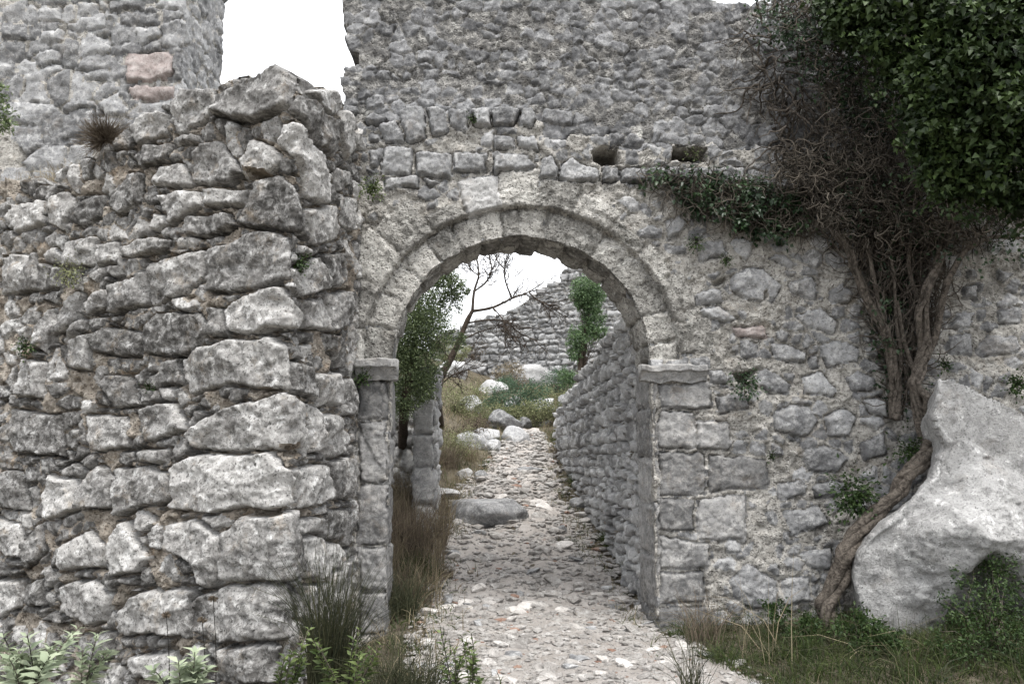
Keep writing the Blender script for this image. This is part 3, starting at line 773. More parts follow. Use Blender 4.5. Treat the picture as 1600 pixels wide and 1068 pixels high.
HB = [(785, 668, .42, .3, .26, 'grey boulder with brush on top beside the rising path', 31), (760, 690, .3, .26, .2, 'squat grey boulder stacked left of the rising path', 32),
      (805, 690, .3, .24, .2, 'cracked grey boulder nearest the rising path', 33), (735, 700, .3, .24, .2, 'grey boulder under the dry stems left of the path', 34),
      (835, 600, .8, .6, .5, 'big smooth pale boulder on the hillside below the far wall', 35), (960, 560, .6, .5, .45, 'pale boulder behind the bushy evergreen on the hillside', 36),
      (770, 615, .4, .35, .25, 'pale boulder left of the big smooth hillside boulder', 37), (850, 640, .34, .3, .22, 'small pale boulder at the head of the path', 38),
      (705, 585, .5, .4, .3, 'whitish boulder seen behind the bare tree trunk', 39), (745, 580, .45, .4, .26, 'grey boulder at the low end of the far wall', 40),
      (800, 640, .3, .25, .22, 'mottled boulder right above the stacked boulders', 43), (735, 640, .34, .3, .24, 'grey boulder hidden among the yellow-green scrub', 44), (815, 668, .22, .2, .16, 'small grey boulder squeezed against the head of the path', 45), (770, 705, .2, .18, .14, 'small round grey boulder below the stacked boulders', 46),
      (885, 640, .3, .25, .25, 'grey boulder ending the retaining wall', 41), (1000, 590, .4, .3, .3, 'rock on top of the retaining wall behind the arch', 42)]
for x, y, a, b, c, lab, sdn in HB:
    p = gloc(x, y, 9); boulder('boulder', lab, 'boulder', (p[0], p[1], p[2] + c * .3), (a * 1.25, b * 1.25, c * 1.35), sdn, 'far' if 'pale' in lab or 'whit' in lab else 'stone', 4, rz=sdn, cuts=11, rough=.12)
# ---- loose stones of the path: the largest are single pieces, the rest one bed of gravel
NPB = 14500
py = 4.3 + 14 * rng.random(NPB) ** 1.7; pxx = path_c(py) + (rng.random(NPB) * 2 - 1) * path_half(py) * 1.12
psz = np.clip(.0112 * np.exp(rng.normal(0, .8, NPB)) * (1 + .05 * py), .006, .075)
pat = pn(np.column_stack([pxx * 1.6, py * 1.3, 0 * py])); psz *= np.where(pat < -.12, .7, 1.) * np.where((py > 7.8) & (rng.random(NPB) < .25), 1.5, 1.)
mid = np.flatnonzero((py > 7.6) & (py < 15.5)); mid = mid[rng.permutation(len(mid))[:70]]; psz[mid] = rng.uniform(.05, .14, 70)     # broken rubble on the climb
pz = gz(pxx, py) + .012; big = np.argsort(-(psz / py))[:300]; isbig = np.zeros(NPB, bool); isbig[big] = True
proto = []
for k in range(14):
    V, F = rockmesh(100 + k, 2 if k < 7 else 1, 7, .12, .45)
    me = bpy.data.meshes.new('path_stone'); me.from_pydata((V * [1.25, .9, .45]).tolist(), [], F.tolist()); proto.append(me)
    me.materials.append(M['brick'] if k == 3 else M['peb'] if k % 3 else M['stone'])
def parent_to(o, p): o.parent = p
for i in big:
    k = rng.integers(0, 7); k = 1 if psz[i] > .05 and k == 3 else k; k = 0 if (k == 3 and rng.random() < .85) else k
    o = bpy.data.objects.new('path_stone', proto[k]); COL.objects.link(o); o.parent = path
    o.location = (pxx[i], py[i], pz[i]); o.scale = (psz[i],) * 3; o.rotation_euler = (rng.normal() * .25, rng.normal() * .25, rng.uniform(0, 6.28))
def bed(name, idx, ks, mat, parent):
    Vs, Fs, off_ = [], [], 0
    for k in ks:
        V0, F0 = rockmesh(200 + k, 1, 7, .12, .45); V0 = V0 * [1.25, .9, .45]; q = idx[(idx % len(ks)) == ks.index(k)]
        if not len(q): continue
        a = rng.uniform(0, 6.28, len(q)); c, s = np.cos(a), np.sin(a); sc = psz[q]
        V = np.stack([c[:, None] * V0[:, 0] - s[:, None] * V0[:, 1], s[:, None] * V0[:, 0] + c[:, None] * V0[:, 1], np.tile(V0[:, 2], (len(q), 1))], 2) * sc[:, None, None]
        V += np.stack([pxx[q], py[q], pz[q] + .1 * sc], 1)[:, None]
        Vs.append(V.reshape(-1, 3)); Fs.append((F0[None] + (np.arange(len(q)) * len(V0))[:, None, None] + off_).reshape(-1, 3)); off_ += len(q) * len(V0)
    return mesh(name, np.vstack(Vs), np.vstack(Fs), mat, parent, False, kind='stuff')
ids = np.where(~isbig)[0]; br = rng.random(len(ids)) < .03
bed('gravel', ids[~br], [0, 1, 2, 3, 4], M['peb'], path); bed('brick_chips', ids[br], [5, 6], M['brick'], path)

# ================================================================== plants
def unit(v): return v / np.maximum(np.linalg.norm(v, axis=-1, keepdims=True), 1e-9)
def leaves(name, C, D, N, L, Wd, mat, parent=None, kind=None, fold=.25, curl=.15, tint=None):
    n = len(C); D = unit(D); S_ = unit(np.cross(D, N)); Nn = np.cross(S_, D); L = np.broadcast_to(L, n)[:, None]; Wd = np.broadcast_to(Wd, n)[:, None]
    b = C; m = C + D * L * .5 - Nn * Wd * fold * .3; t = C + D * L - Nn * L * curl
    l = C + D * L * .42 - S_ * Wd * .5 + Nn * Wd * fold; r = C + D * L * .42 + S_ * Wd * .5 + Nn * Wd * fold
    V = np.stack([b, m, t, l, r], 1).reshape(-1, 3); o = (np.arange(n) * 5)[:, None, None]
    F = (np.array([[0, 4, 1], [4, 2, 1], [0, 1, 3], [1, 2, 3]])[None] + o).reshape(-1, 3)
    return mesh(name, V, F, mat, parent, True, np.repeat(rng.random(n) ** 1.3 if tint is None else tint, 4), kind)
def strands(name, P, Rr, mat, parent=None, kind=None, sides=3):
    n, K = P.shape[:2]; T = unit(np.gradient(P, axis=1)); A = np.broadcast_to(unit(rng.normal(size=(n, 1, 3))), P.shape)
    S1 = unit(np.cross(T, A)); S2 = np.cross(T, S1); Rr = np.broadcast_to(Rr, (n, K))[..., None]
    if sides == 2: ring = np.stack([P - S1 * Rr, P + S1 * Rr], 2)
    else: ring = np.stack([P + Rr * (S1 * math.cos(a) + S2 * math.sin(a)) for a in np.arange(sides) * 2 * math.pi / sides], 2)
    s = sides; ix = np.arange(n * K * s).reshape(n, K, s); nxt = np.roll(ix, -1, 2)
    if s == 2: Q = np.stack([ix[:, :-1, 0], ix[:, :-1, 1], ix[:, 1:, 1], ix[:, 1:, 0]], -1).reshape(-1, 4); per = K - 1
    else: Q = np.stack([ix[:, :-1], nxt[:, :-1], nxt[:, 1:], ix[:, 1:]], -1).reshape(-1, 4); per = (K - 1) * s
    return mesh(name, ring.reshape(-1, 3), Q, mat, parent, True, np.repeat(rng.random(n), per), kind)
def tube(name, pts, r, mat, parent=None, sides=12, sub=8, bark=.12):
    P = np.array(pts, float); k = len(P); t = np.linspace(0, k - 1, (k - 1) * sub + 1)
    def cr(A):
        i = np.clip(t.astype(int), 0, k - 2); f = (t - i)[:, None]; A = A.reshape(k, -1); a0 = A[np.maximum(i - 1, 0)]; a1 = A[i]; a2 = A[i + 1]; a3 = A[np.minimum(i + 2, k - 1)]
        return .5 * (2 * a1 + (a2 - a0) * f + (2 * a0 - 5 * a1 + 4 * a2 - a3) * f ** 2 + (3 * a1 - a0 - 3 * a2 + a3) * f ** 3)
    Q = cr(P); rr = cr(np.array(r, float))[:, 0]; T = unit(np.gradient(Q, axis=0)); S1 = unit(np.cross(T, np.array([.3, 1, .2]))); S2 = np.cross(T, S1)
    a = np.arange(sides) * 2 * math.pi / sides; V = Q[:, None] + rr[:, None, None] * (S1[:, None] * np.cos(a)[None, :, None] + S2[:, None] * np.sin(a)[None, :, None])
    V = V.reshape(-1, 3); c = np.repeat(Q, sides, 0); V = c + (V - c) * (1 + bark * 2 * fbm(V * [1, 1, .4], 14, 3))[:, None]
    n = len(Q); ix = np.arange(n * sides).reshape(n, sides); nx = np.roll(ix, -1, 1); F = np.stack([ix[:-1], nx[:-1], nx[1:], ix[1:]], -1).reshape(-1, 4)
    V = np.vstack([V, Q[:1], Q[-1:]]); cap = [(n * sides, ix[0, (j + 1) % sides], ix[0, j]) for j in range(sides)] + [(n * sides + 1, ix[-1, j], ix[-1, (j + 1) % sides]) for j in range(sides)]
    return mesh(name, V, [F, np.array(cap)], mat, parent)
def blades(name, base, n, h, spread, mat, parent=None, kind=None, lean=.35, wd=.003, K=4, sides=2, droop=.5):
    """a clump of blades: base (n,3)"""
    hm_ = float(np.mean(h)); a = rng.uniform(0, 6.28, n); ln = np.abs(rng.normal(lean, lean * .6, n)); hh = h * rng.uniform(.45, 1.1, n); t = np.linspace(0, 1, K)[None]
    dx = (ln * hh)[:, None] * t ** 1.6; P = np.stack([base[:, :1] + np.cos(a)[:, None] * dx, base[:, 1:2] + np.sin(a)[:, None] * dx, base[:, 2:] + hh[:, None] * (t - droop * ln[:, None] * t ** 2.5)], 2)
    P = P + .03 * hm_ * rng.normal(size=(n, 1, 3)) * t[..., None] ** 2
    return strands(name, P, wd * (1 - .8 * t) * rng.uniform(.6, 1.3, (n, 1)), mat, parent, kind, sides)
def disc(c, n, r):
    a = rng.uniform(0, 6.28, n); q = r * np.sqrt(rng.random(n)); x = c[0] + q * np.cos(a); y = c[1] + q * np.sin(a); return np.stack([x, y, gz(x, y) - .01], 1)
def tuft(name, label, cat, x, y, n, h, r, mat, lean=.35, wd=.003, group=None, sides=2, pt=None):
    p = gloc(x, y, 3.2) if pt is None else np.array(pt)
    t = thing(name, label, cat, tuple(p), group); base = disc(p, n, r)
    if pt is not None: base[:, 2] = p[2]
    blades('blades', base, n, h, r, M[mat], t, 'stuff', lean, wd, sides=sides); return t
def ball(c, rad, n, clump=14, tight=.3):
    """leaf points gathered in clumps through a lobed volume, denser at the outside"""
    k = max(1, n // clump); d = unit(rng.normal(size=(k, 3))); q = rng.random(k) ** .45
    cc = np.array(c) + d * q[:, None] * np.array(rad); P = np.repeat(cc, clump, 0) + rng.normal(size=(k * clump, 3)) * np.mean(rad) * tight * .5
    return P, unit(np.repeat(d, clump, 0) * .6 + rng.normal(size=P.shape) * .6)
def bush(name, label, cat, lobes, n, L, mat, stem_base=None, stem_mat='tbark', group=None, wd=.5, crown='foliage', tight=.3):
    b = np.array(stem_base if stem_base is not None else lobes[0][0]); t = thing(name, label, cat, tuple(b), group); Ps, Ds = [], []
    vol = np.array([np.prod(r) ** .7 for c, r in lobes]); vol /= vol.sum()
    for (c, r), f in zip(lobes, vol): p, d = ball(c, r, int(n * f), tight=tight); Ps.append(p); Ds.append(d)
    P = np.vstack(Ps); D = np.vstack(Ds); leaves(crown, P, D, rng.normal(size=P.shape) + [0, 0, 1.2], L * rng.uniform(.6, 1.3, len(P)), L * wd, M[mat], t, 'stuff')
    k = 10; ends = P[rng.integers(0, len(P), k * 4)]; tt = np.linspace(0, 1, 6)[None, :, None]; st = b + rng.normal(size=(len(ends), 1, 3)) * .02
    Pth = st * (1 - tt) + ends[:, None] * tt + rng.normal(size=(len(ends), 6, 3)) * .03 * np.sin(tt * math.pi)
    strands('stems', Pth, np.linspace(1, .25, 6)[None] * max(.004, .012 * np.mean(lobes[0][1]) * 2), M[stem_mat], t, 'stuff'); return t
def lob(x, y, Y, rp, ry=1.): s = rp * Y / FPX; return (at(x, y, Y), (s, s, s * ry))

# ---- evergreen tree left of the path
tr = bush('evergreen_tree', 'dense dark evergreen tree filling the left of the archway', 'tree',
     [lob(702, 440, 10.2, 26), lob(688, 428, 10.2, 22), lob(722, 452, 10.3, 12), lob(660, 470, 10.3, 48), lob(640, 520, 10.2, 52), lob(672, 515, 10.1, 40), lob(650, 570, 10.1, 46), lob(625, 620, 10.0, 36), lob(660, 605, 10.0, 26), lob(600, 560, 10.3, 60), lob(715, 530, 10.4, 16), lob(705, 470, 10.4, 22)],
     30000, .034, 'oak', gloc(628, 720), crown='crown', tight=.24)
tube('trunk', [gloc(628, 720), at(632, 640, 10.2), at(645, 560, 10.2), at(655, 470, 10.3)], [.07, .06, .045, .02], M['tbark'], tr, 8)
tr = bush('evergreen_bush', 'bright green rounded evergreen standing before the far wall', 'bush',
     [lob(916, 452, 18, 24), lob(908, 466, 18, 17), lob(932, 462, 18, 15), lob(931, 494, 18, 15), lob(917, 500, 18, 9), lob(916, 482, 18, 14), lob(926, 478, 18, 14), lob(922, 512, 18, 14), lob(907, 528, 18, 21), lob(935, 518, 18, 14), lob(900, 552, 18, 13), lob(886, 590, 17.5, 15)],
     14000, .05, 'cyp', at(912, 575, 18), crown='crown', tight=.26)
tube('trunk', [at(905, 610, 18), at(908, 550, 18), at(920, 490, 18)], [.06, .05, .02], M['tbark'], tr, 8)
# ---- the bare tree
bt = thing('bare_tree', 'leafless tree leaning right with forked bare branches in the archway', 'tree', tuple(gloc(690, 665)))
YB = 11.6
tp = [at(x, y, YB) for x, y in ((692, 668), (684, 625), (690, 590), (704, 560), (716, 535), (728, 505), (738, 486))]; tp[0] = gloc(690, 665)
tube('trunk', tp, [.062, .054, .048, .043, .038, .033, .027], M['tbark'], bt, 9)
LIMB = ['738,486 741,455 748,430 745,405 740,388', '738,486 770,480 800,466 826,456 850,440', '800,466 790,440 788,420 792,400', '741,455 760,440 768,420 764,396', '728,505 760,500 790,502 812,520 840,532',
        '770,480 785,498 790,515 806,535', '748,430 735,420 728,402', '716,535 745,520 772,512 792,512', '704,560 690,545 684,530', '826,456 842,470 862,478', '788,420 776,405 775,385', '692,598 708,585 724,580']
tw = []
for i, s in enumerate(LIMB):
    q = [at(x, y, YB + .12 * math.sin(i * 2.1) * k) for k, (x, y) in enumerate(px(s))]; r0 = .022 if i < 2 else .014 if i < 5 else .010
    tube('branch', q, list(np.linspace(r0, .006, len(q))), M['tbark'], bt, 6, 5, .08)
    for j in range(22):
        f = rng.uniform(.25, 1) * (len(q) - 1.01); k = int(f); b = q[k] + (q[k + 1] - q[k]) * (f - k); d = unit(unit(q[k + 1] - q[k]) + rng.normal(size=3) * .6); L = rng.uniform(.15, .45)
        tt = np.linspace(0, 1, 6)[:, None]; main = b + d * L * tt + np.cumsum(rng.normal(size=(6, 3)) * .016, 0) * (tt > 0); tw.append(main)
        for z in range(2):
            kk = rng.integers(2, 5); d2 = unit(d + rng.normal(size=3) * .7); tw.append(main[kk] + d2 * L * .5 * tt + np.cumsum(rng.normal(size=(6, 3)) * .008, 0) * (tt > 0))
strands('twigs', np.array(tw), np.linspace(.0055, .0025, 6)[None], M['tbark'], bt, 'stuff')

# ---- scrub of the hillside
HS = [('spurge_bush', 'blue-green spurge mound in the middle of the hillside scrub', 'bush', [(800, 625, 30), (832, 618, 24), (770, 632, 18)], 2600, .05, 'bluesh'),
      ('spurge_bush', 'blue-green bush at the foot of the bright green evergreen', 'bush', [(874, 595, 22), (868, 622, 18)], 1600, .05, 'bluesh'),
      ('scrub_bush', 'yellow-green scrub beside the bare tree trunk', 'bush', [(712, 620, 24), (735, 640, 26), (715, 660, 24), (748, 612, 14)], 2600, .04, 'scrub'),
      ('scrub_bush', 'yellowish brush spilling over the top of the retaining wall', 'bush', [(935, 560, 22), (905, 585, 18), (960, 545, 18), (890, 612, 14)], 2400, .045, 'scrub'),
      ('scrub_bush', 'rusty brush patch under the low end of the far wall', 'bush', [(738, 560, 18), (752, 548, 14), (720, 580, 12)], 1300, .05, 'heath'),
      ('scrub_bush', 'ochre brush between the hillside boulders', 'bush', [(785, 590, 18), (802, 580, 14), (815, 598, 12)], 1200, .05, 'dry'),
      ('scrub_bush', 'green brush at the head of the path', 'bush', [(845, 645, 20), (820, 640, 14), (865, 640, 14)], 1500, .045, 'scrub'),
      ('scrub_bush', 'straw-coloured brush right of the big smooth boulder', 'bush', [(870, 560, 14), (845, 575, 12), (895, 570, 10)], 1000, .05, 'dry'),
      ('scrub_bush', 'tall yellow-green weeds in front of the stone pier', 'bush', [(640, 690, 24), (662, 668, 18), (625, 660, 20)], 2200, .032, 'scrub'),
      ('scrub_bush', 'dry reddish brush right of the bare tree below the far wall', 'bush', [(760, 570, 16), (775, 556, 12), (745, 600, 16)], 1400, .05, 'heath'),
      ('scrub_bush', 'olive brush over the stacked boulders by the path', 'bush', [(775, 650, 18), (800, 648, 14), (745, 668, 18)], 1600, .04, 'scrub'),
      ('spurge_bush', 'small blue-green bush above the stacked boulders', 'bush', [(792, 600, 14), (775, 606, 12)], 900, .045, 'bluesh'),
      ('scrub_bush', 'straw brush crowding the head of the retaining wall', 'bush', [(890, 650, 18), (905, 630, 16), (875, 668, 12)], 1500, .04, 'dry'),
      ('scrub_bush', 'pale green brush along the left end of the far wall', 'bush', [(705, 560, 18), (690, 545, 16), (722, 548, 12)], 1500, .05, 'scrub'),
      ('scrub_bush', 'pale straw brush behind the bright green evergreen', 'bush', [(965, 520, 18), (985, 505, 16), (950, 540, 14)], 1300, .05, 'dry'),
      ('scrub_bush', 'yellow-green brush in front of the big smooth hillside boulder', 'bush', [(850, 618, 14), (825, 612, 10), (880, 622, 12)], 1200, .042, 'scrub'),
      ('scrub_bush', 'rust-tinged brush left of the head of the path', 'bush', [(730, 675, 20), (712, 690, 18), (752, 660, 12)], 1700, .035, 'heath'),
      ('scrub_bush', 'grey-green weeds under the bare tree', 'bush', [(700, 700, 22), (725, 690, 22), (680, 690, 18), (655, 700, 16)], 2200, .03, 'scrub')]
for nm, lab, cat, lb, n, L, mt in HS:
    g = gloc(lb[0][0], lb[0][1] + lb[0][2], 8.6); Y = g[1]
    bush(nm, lab, cat, [lob(x, y, Y + rng.uniform(-.1, .1), r * 1.2, .9) for x, y, r in lb], n * 2, L * min(1, Y / 16), mt, g)
# dry grass all over the slope: one mass
n = 20000; gy = 8.6 + 17.5 * rng.random(n); gx = rng.uniform(-3.2, 2.6, n); ok = ~(np.abs(gx - path_c(gy)) < path_half(gy) * .95) & ((gx < np.interp(gy, [7.9, 15.5, 17], [1.0, .6, 9])) | (gy > 16))
ok &= pn(np.column_stack([gx * 1.1, gy * .9, 0 * gx])) > -.22
b = np.stack([gx, gy, gz(gx, gy) - .02], 1)[ok]; k = rng.random(len(b)) < .62
blades('dry_grass', b[k], k.sum(), .34, 0, M['dry'], None, 'stuff', .5, .005); blades('grass', b[~k], (~k).sum(), .26, 0, M['grass'], None, 'stuff', .5, .006)
ey = rng.uniform(5, 15.5, 5200); sg = np.where(rng.random(5200) < .5, -1, 1); ex = path_c(ey) + sg * path_half(ey) * (1.0 + .16 * rng.normal(size=5200)); ek = (pn(np.column_stack([ex * 2, ey * 2.2, 0 * ey])) > -.05) & (ex < np.interp(ey, [7.9, 15.5], [1.12, .75]))
eb = np.stack([ex, ey, gz(ex, ey) - .01], 1)[ek]; k = rng.random(len(eb)) < .6
blades('edge_weeds', eb[k], k.sum(), .13, 0, M['grass'], None, 'stuff', .6, .005); blades('edge_weeds', eb[~k], (~k).sum(), .22, 0, M['dry'], None, 'stuff', .6, .004)
n = 3800; lx = rng.uniform(-1.75, -.5, n); ly = rng.uniform(8.1, 11.2, n); lk = (lx < path_c(ly) - path_half(ly) * .9) & (pn(np.column_stack([lx * 2.2, ly * 2.2, 0 * lx + 4])) > -.2); lbb = np.stack([lx, ly, gz(lx, ly)], 1)[lk]; k = rng.random(len(lbb)) < .5
blades('dry_grass', lbb[k], k.sum(), .5, 0, M['dry'], None, 'stuff', .35, .004); blades('dry_grass', lbb[~k], (~k).sum(), .55, 0, M['heath'], None, 'stuff', .35, .0035)
# tall dead stems and shrubs inside the gate on the left
for x, y, n, h, r, mt, lab in ((640, 870, 420, .75, .22, 'heath', 'brown dry shrub against the left jamb inside the gate'), (655, 905, 500, .3, .2, 'grass', 'green grass hummock inside the left jamb'),
        (690, 905, 300, .16, .14, 'heath', 'low brown cushion shrub at the left edge of the path'), (640, 800, 320, .6, .22, 'dry', 'straw-coloured grasses behind the brown dry shrub'),
        (660, 745, 260, .55, .2, 'dry', 'pale dead stems below the stone pier'), (700, 730, 260, .6, .2, 'heath', 'tangle of brown stems under the bare tree'),
        (735, 720, 200, .45, .16, 'dry', 'dry stems beside the round twin rocks'), (620, 960, 400, .5, .2, 'rush', 'dark rushes spreading at the foot of the left jamb')):
    tuft('grass_tuft', lab, 'grass', x, y, n, h, r, mt, .4, .0035)
for x, y, n, h, r, mt, lab in ((965, 845, 420, .22, .2, 'grass', 'green grass tuft hanging at the foot of the retaining wall'), (985, 810, 260, .3, .14, 'scrub', 'mossy yellow-green tuft on the retaining wall foot'),
        (1000, 880, 260, .2, .12, 'grass', 'grass tuft next to the right jamb inside the gate'), (905, 760, 300, .25, .18, 'grass', 'grass tuft halfway up the retaining wall foot'),
        (880, 715, 300, .3, .2, 'heath', 'reddish brown tuft by the upper retaining wall'), (930, 780, 200, .3, .14, 'heath', 'brown heather tuft leaning on the retaining wall'),
        (875, 690, 260, .35, .2, 'grass', 'green tuft at the far end of the retaining wall'), (885, 850, 140, .1, .12, 'grass', 'flat green weed patch right of the path'), (690, 830, 200, .1, .2, 'grass', 'flat green weed patch left of the smooth slab')):
    tuft('grass_tuft', lab, 'grass', x, y, n, h, r, mt, .6, .004)

# ================================================================== ivy on the right
ivy = thing('ivy_plant', 'huge old ivy with gnarled stems and glossy leaves overhanging the right wall', 'ivy', tuple(at(1290, 985, 6.9)))
def stem(s, r, Y=7.08, name='stem', wob=.03):
    q = np.array([at(x, y, Y) + np.array([0, wob * math.sin(i * 1.7), 0]) for i, (x, y) in enumerate(px(s))]); r = np.array(r); k = 4 if r.max() > .04 else 1
    if k == 1: return tube(name, q, r, M['bark'], ivy, 9, 7, .16)
    f = np.linspace(0, len(q) - 1, len(q) * 2 - 1); q2 = np.stack([np.interp(f, range(len(q)), q[:, c]) for c in range(3)], 1); r2 = np.interp(f, range(len(q)), r)
    for m in range(k):                   # old ivy: several stems grown together
        ph = m * 2 * math.pi / k + rng.uniform(0, .6) + np.arange(len(f)) * .55; o_ = np.stack([np.cos(ph), np.sin(ph), .15 * np.sin(ph * 2)], 1) * (r2 * rng.uniform(.42, .7))[:, None]
        tube(name if m == 0 else 'stem', q2 + o_ + rng.normal(size=q2.shape) * .006, r2 * rng.uniform(.42, .62), M['bark'], ivy, 9, 6, .2)
stem('1300,985 1290,945 1308,905 1318,865 1338,835 1368,802 1402,772 1412,745 1440,722 1456,690', [.085, .08, .075, .085, .075, .07, .07, .065, .07, .07], 6.75, 'trunk', .02)
stem('1456,690 1458,660 1446,625 1425,600 1440,570 1448,535 1438,490 1448,450 1470,400 1490,340 1500,250', [.07, .065, .06, .055, .055, .055, .05, .045, .04, .035, .02], 6.95, 'trunk')
stem('1425,600 1440,655 1446,690', [.03, .045, .05], 6.93)
stem('1446,562 1465,520 1470,480 1478,440 1510,390 1545,350', [.03, .032, .03, .028, .022, .015], 6.97)
stem('1398,655 1402,600 1393,555 1380,515 1362,480 1345,440 1325,395 1290,340 1240,260', [.045, .045, .042, .04, .036, .034, .03, .025, .012], 7.05)
stem('1384,520 1375,470 1362,420 1350,370', [.022, .02, .018, .012], 7.03)
stem('1398,620 1410,560 1400,500 1395,440 1390,380', [.02, .02, .016, .014, .012], 7.04)
stem('1430,585 1415,530 1405,490 1400,470', [.018, .018, .014, .01], 7.0)
stem('1440,480 1425,430 1420,390 1428,340', [.022, .02, .018, .012], 7.0)
stem('1510,390 1550,370 1600,372', [.02, .018, .012], 6.98)
stem('1292,125 1290,170 1291,205 1284,214', [.012, .014, .012, .006], 7.2)
stem('1395,60 1402,90 1390,110 1370,120', [.008, .009, .008, .005], 6.9)
stem('1438,132 1440,160 1425,172', [.008, .01, .005], 6.9)
def region(poly, n):
    A = np.array(px(poly)); out = np.empty((0, 2)); lo, hi = A.min(0), A.max(0)
    while len(out) < n: q = rng.uniform(lo, hi, (n * 2, 2)); out = np.vstack([out, q[poly_sd(q, A) > 0]])
    return out[:n]
def walk(start, n, K, step, bias, wander=.7, flat=.35):
    d = unit(rng.normal(size=(n, 3)) + bias); P = [start]
    for k in range(K - 1):
        d = unit(d + rng.normal(size=(n, 3)) * wander * [1, flat, 1] + np.array(bias) * .15); P.append(P[-1] + d * step)
    return np.stack(P, 1)
def lift(q, y0, y1): Y = rng.uniform(y0, y1, len(q)); return np.array([at(a, b, c) for (a, b), c in zip(q, Y)])
MAT = '1185,-10 1230,40 1262,110 1290,170 1298,215 1235,240 1200,262 1250,300 1280,350 1315,370 1390,378 1500,380 1600,350 1640,250 1640,-20'
q = region(MAT, 5600); st = lift(q, 6.7, 7.24); strands('twig_mat', walk(st, len(st), 7, .042, (0, 0, -.25)), np.linspace(.0055, .002, 7)[None] * rng.uniform(.5, 1.5, (len(st), 1)), M['twig'], ivy, 'stuff')
q = region('1320,390 1480,395 1470,470 1440,600 1400,660 1380,560 1350,470', 620); st = lift(q, 7.05, 7.15); strands('twig_mat', walk(st, len(st), 8, .045, (0, 0, .9), .3), np.linspace(.008, .003, 8)[None], M['bark'], ivy, 'stuff')
q = region('1170,-10 1300,230 1420,260 1480,390 1330,400 1240,300 1180,120', 420); st = lift(q, 7.15, 7.25); strands('runners', walk(st, len(st), 12, .05, (-.1, 0, -.6), .5, .1), np.linspace(.006, .002, 12)[None] * rng.uniform(.5, 2.4, (len(st), 1)) ** 1.2, M['bark'], ivy, 'stuff')
def foliage(poly, clumps, per, Yf, rad, L, mat, parent, up=.8, name='foliage', gap=-9):
    c = region(poly, clumps * 3); c = c[pn(np.column_stack([c / 48., 0 * c[:, 0] + 3])) > gap][:clumps]; clumps = len(c); cc = np.array([at(x, y, Yf(x, y)) for x, y in c]); cc[:, 1] += rng.uniform(-.08, .2, clumps)
    P = np.repeat(cc, per, 0) + rng.normal(size=(clumps * per, 3)) * [rad, rad * .7, rad * .8]
    D = unit(rng.normal(size=P.shape) * .8 + [0, -.5, -.5]); N = rng.normal(size=P.shape) * .5 + [0, -.6, up]
    return leaves(name, P, D, N, L * rng.uniform(.45, 1.3, len(P)), L * .75 * rng.uniform(.7, 1.1, len(P)), M[mat], parent, 'stuff', .2, .25, np.clip(np.repeat(rng.random(clumps) ** 1.8, per) * .75 + rng.random(len(P)) * .3 - .05, 0, 1))
def bulgeY(x, y): return 6.95 - 1.25 * min(1, max(0, (x - 1200) / 330)) * (1 - .35 * max(0, (y - 150) / 200)) + rng.uniform(-.15, .3)
GREEN = '1240,-25 1330,-25 1660,-30 1660,330 1600,325 1545,300 1490,295 1450,250 1430,190 1425,130 1370,70 1290,35'
foliage(GREEN, 1450, 20, bulgeY, .055, .068, 'ivy', ivy, gap=-.16)
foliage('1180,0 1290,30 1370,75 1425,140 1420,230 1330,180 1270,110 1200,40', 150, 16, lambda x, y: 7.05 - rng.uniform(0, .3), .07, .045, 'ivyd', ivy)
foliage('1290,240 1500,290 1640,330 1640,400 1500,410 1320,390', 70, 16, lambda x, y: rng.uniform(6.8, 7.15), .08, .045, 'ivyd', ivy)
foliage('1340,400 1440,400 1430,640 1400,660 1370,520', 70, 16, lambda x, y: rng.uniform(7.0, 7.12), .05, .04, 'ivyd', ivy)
foliage('1300,-20 1660,-20 1660,380 1440,330 1390,200', 260, 9, lambda x, y: bulgeY(x, y) - rng.uniform(-.1, .2), .035, .045, 'ivy', ivy)
li = thing('ledge_ivy', 'low ivy patch spilling over the ledge right above the arch', 'ivy', tuple(at(1140, 275, 7.15)))
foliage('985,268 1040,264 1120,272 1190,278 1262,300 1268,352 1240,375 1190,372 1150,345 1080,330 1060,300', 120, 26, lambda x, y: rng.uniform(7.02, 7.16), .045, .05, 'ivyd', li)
q = region('985,268 1120,270 1262,300 1262,360 1160,345 1080,330', 420); st = lift(q, 7.06, 7.17); strands('runners', walk(st, len(st), 8, .045, (.3, 0, -.5), .5, .2), np.linspace(.005, .002, 8)[None], M['twig'], li, 'stuff')

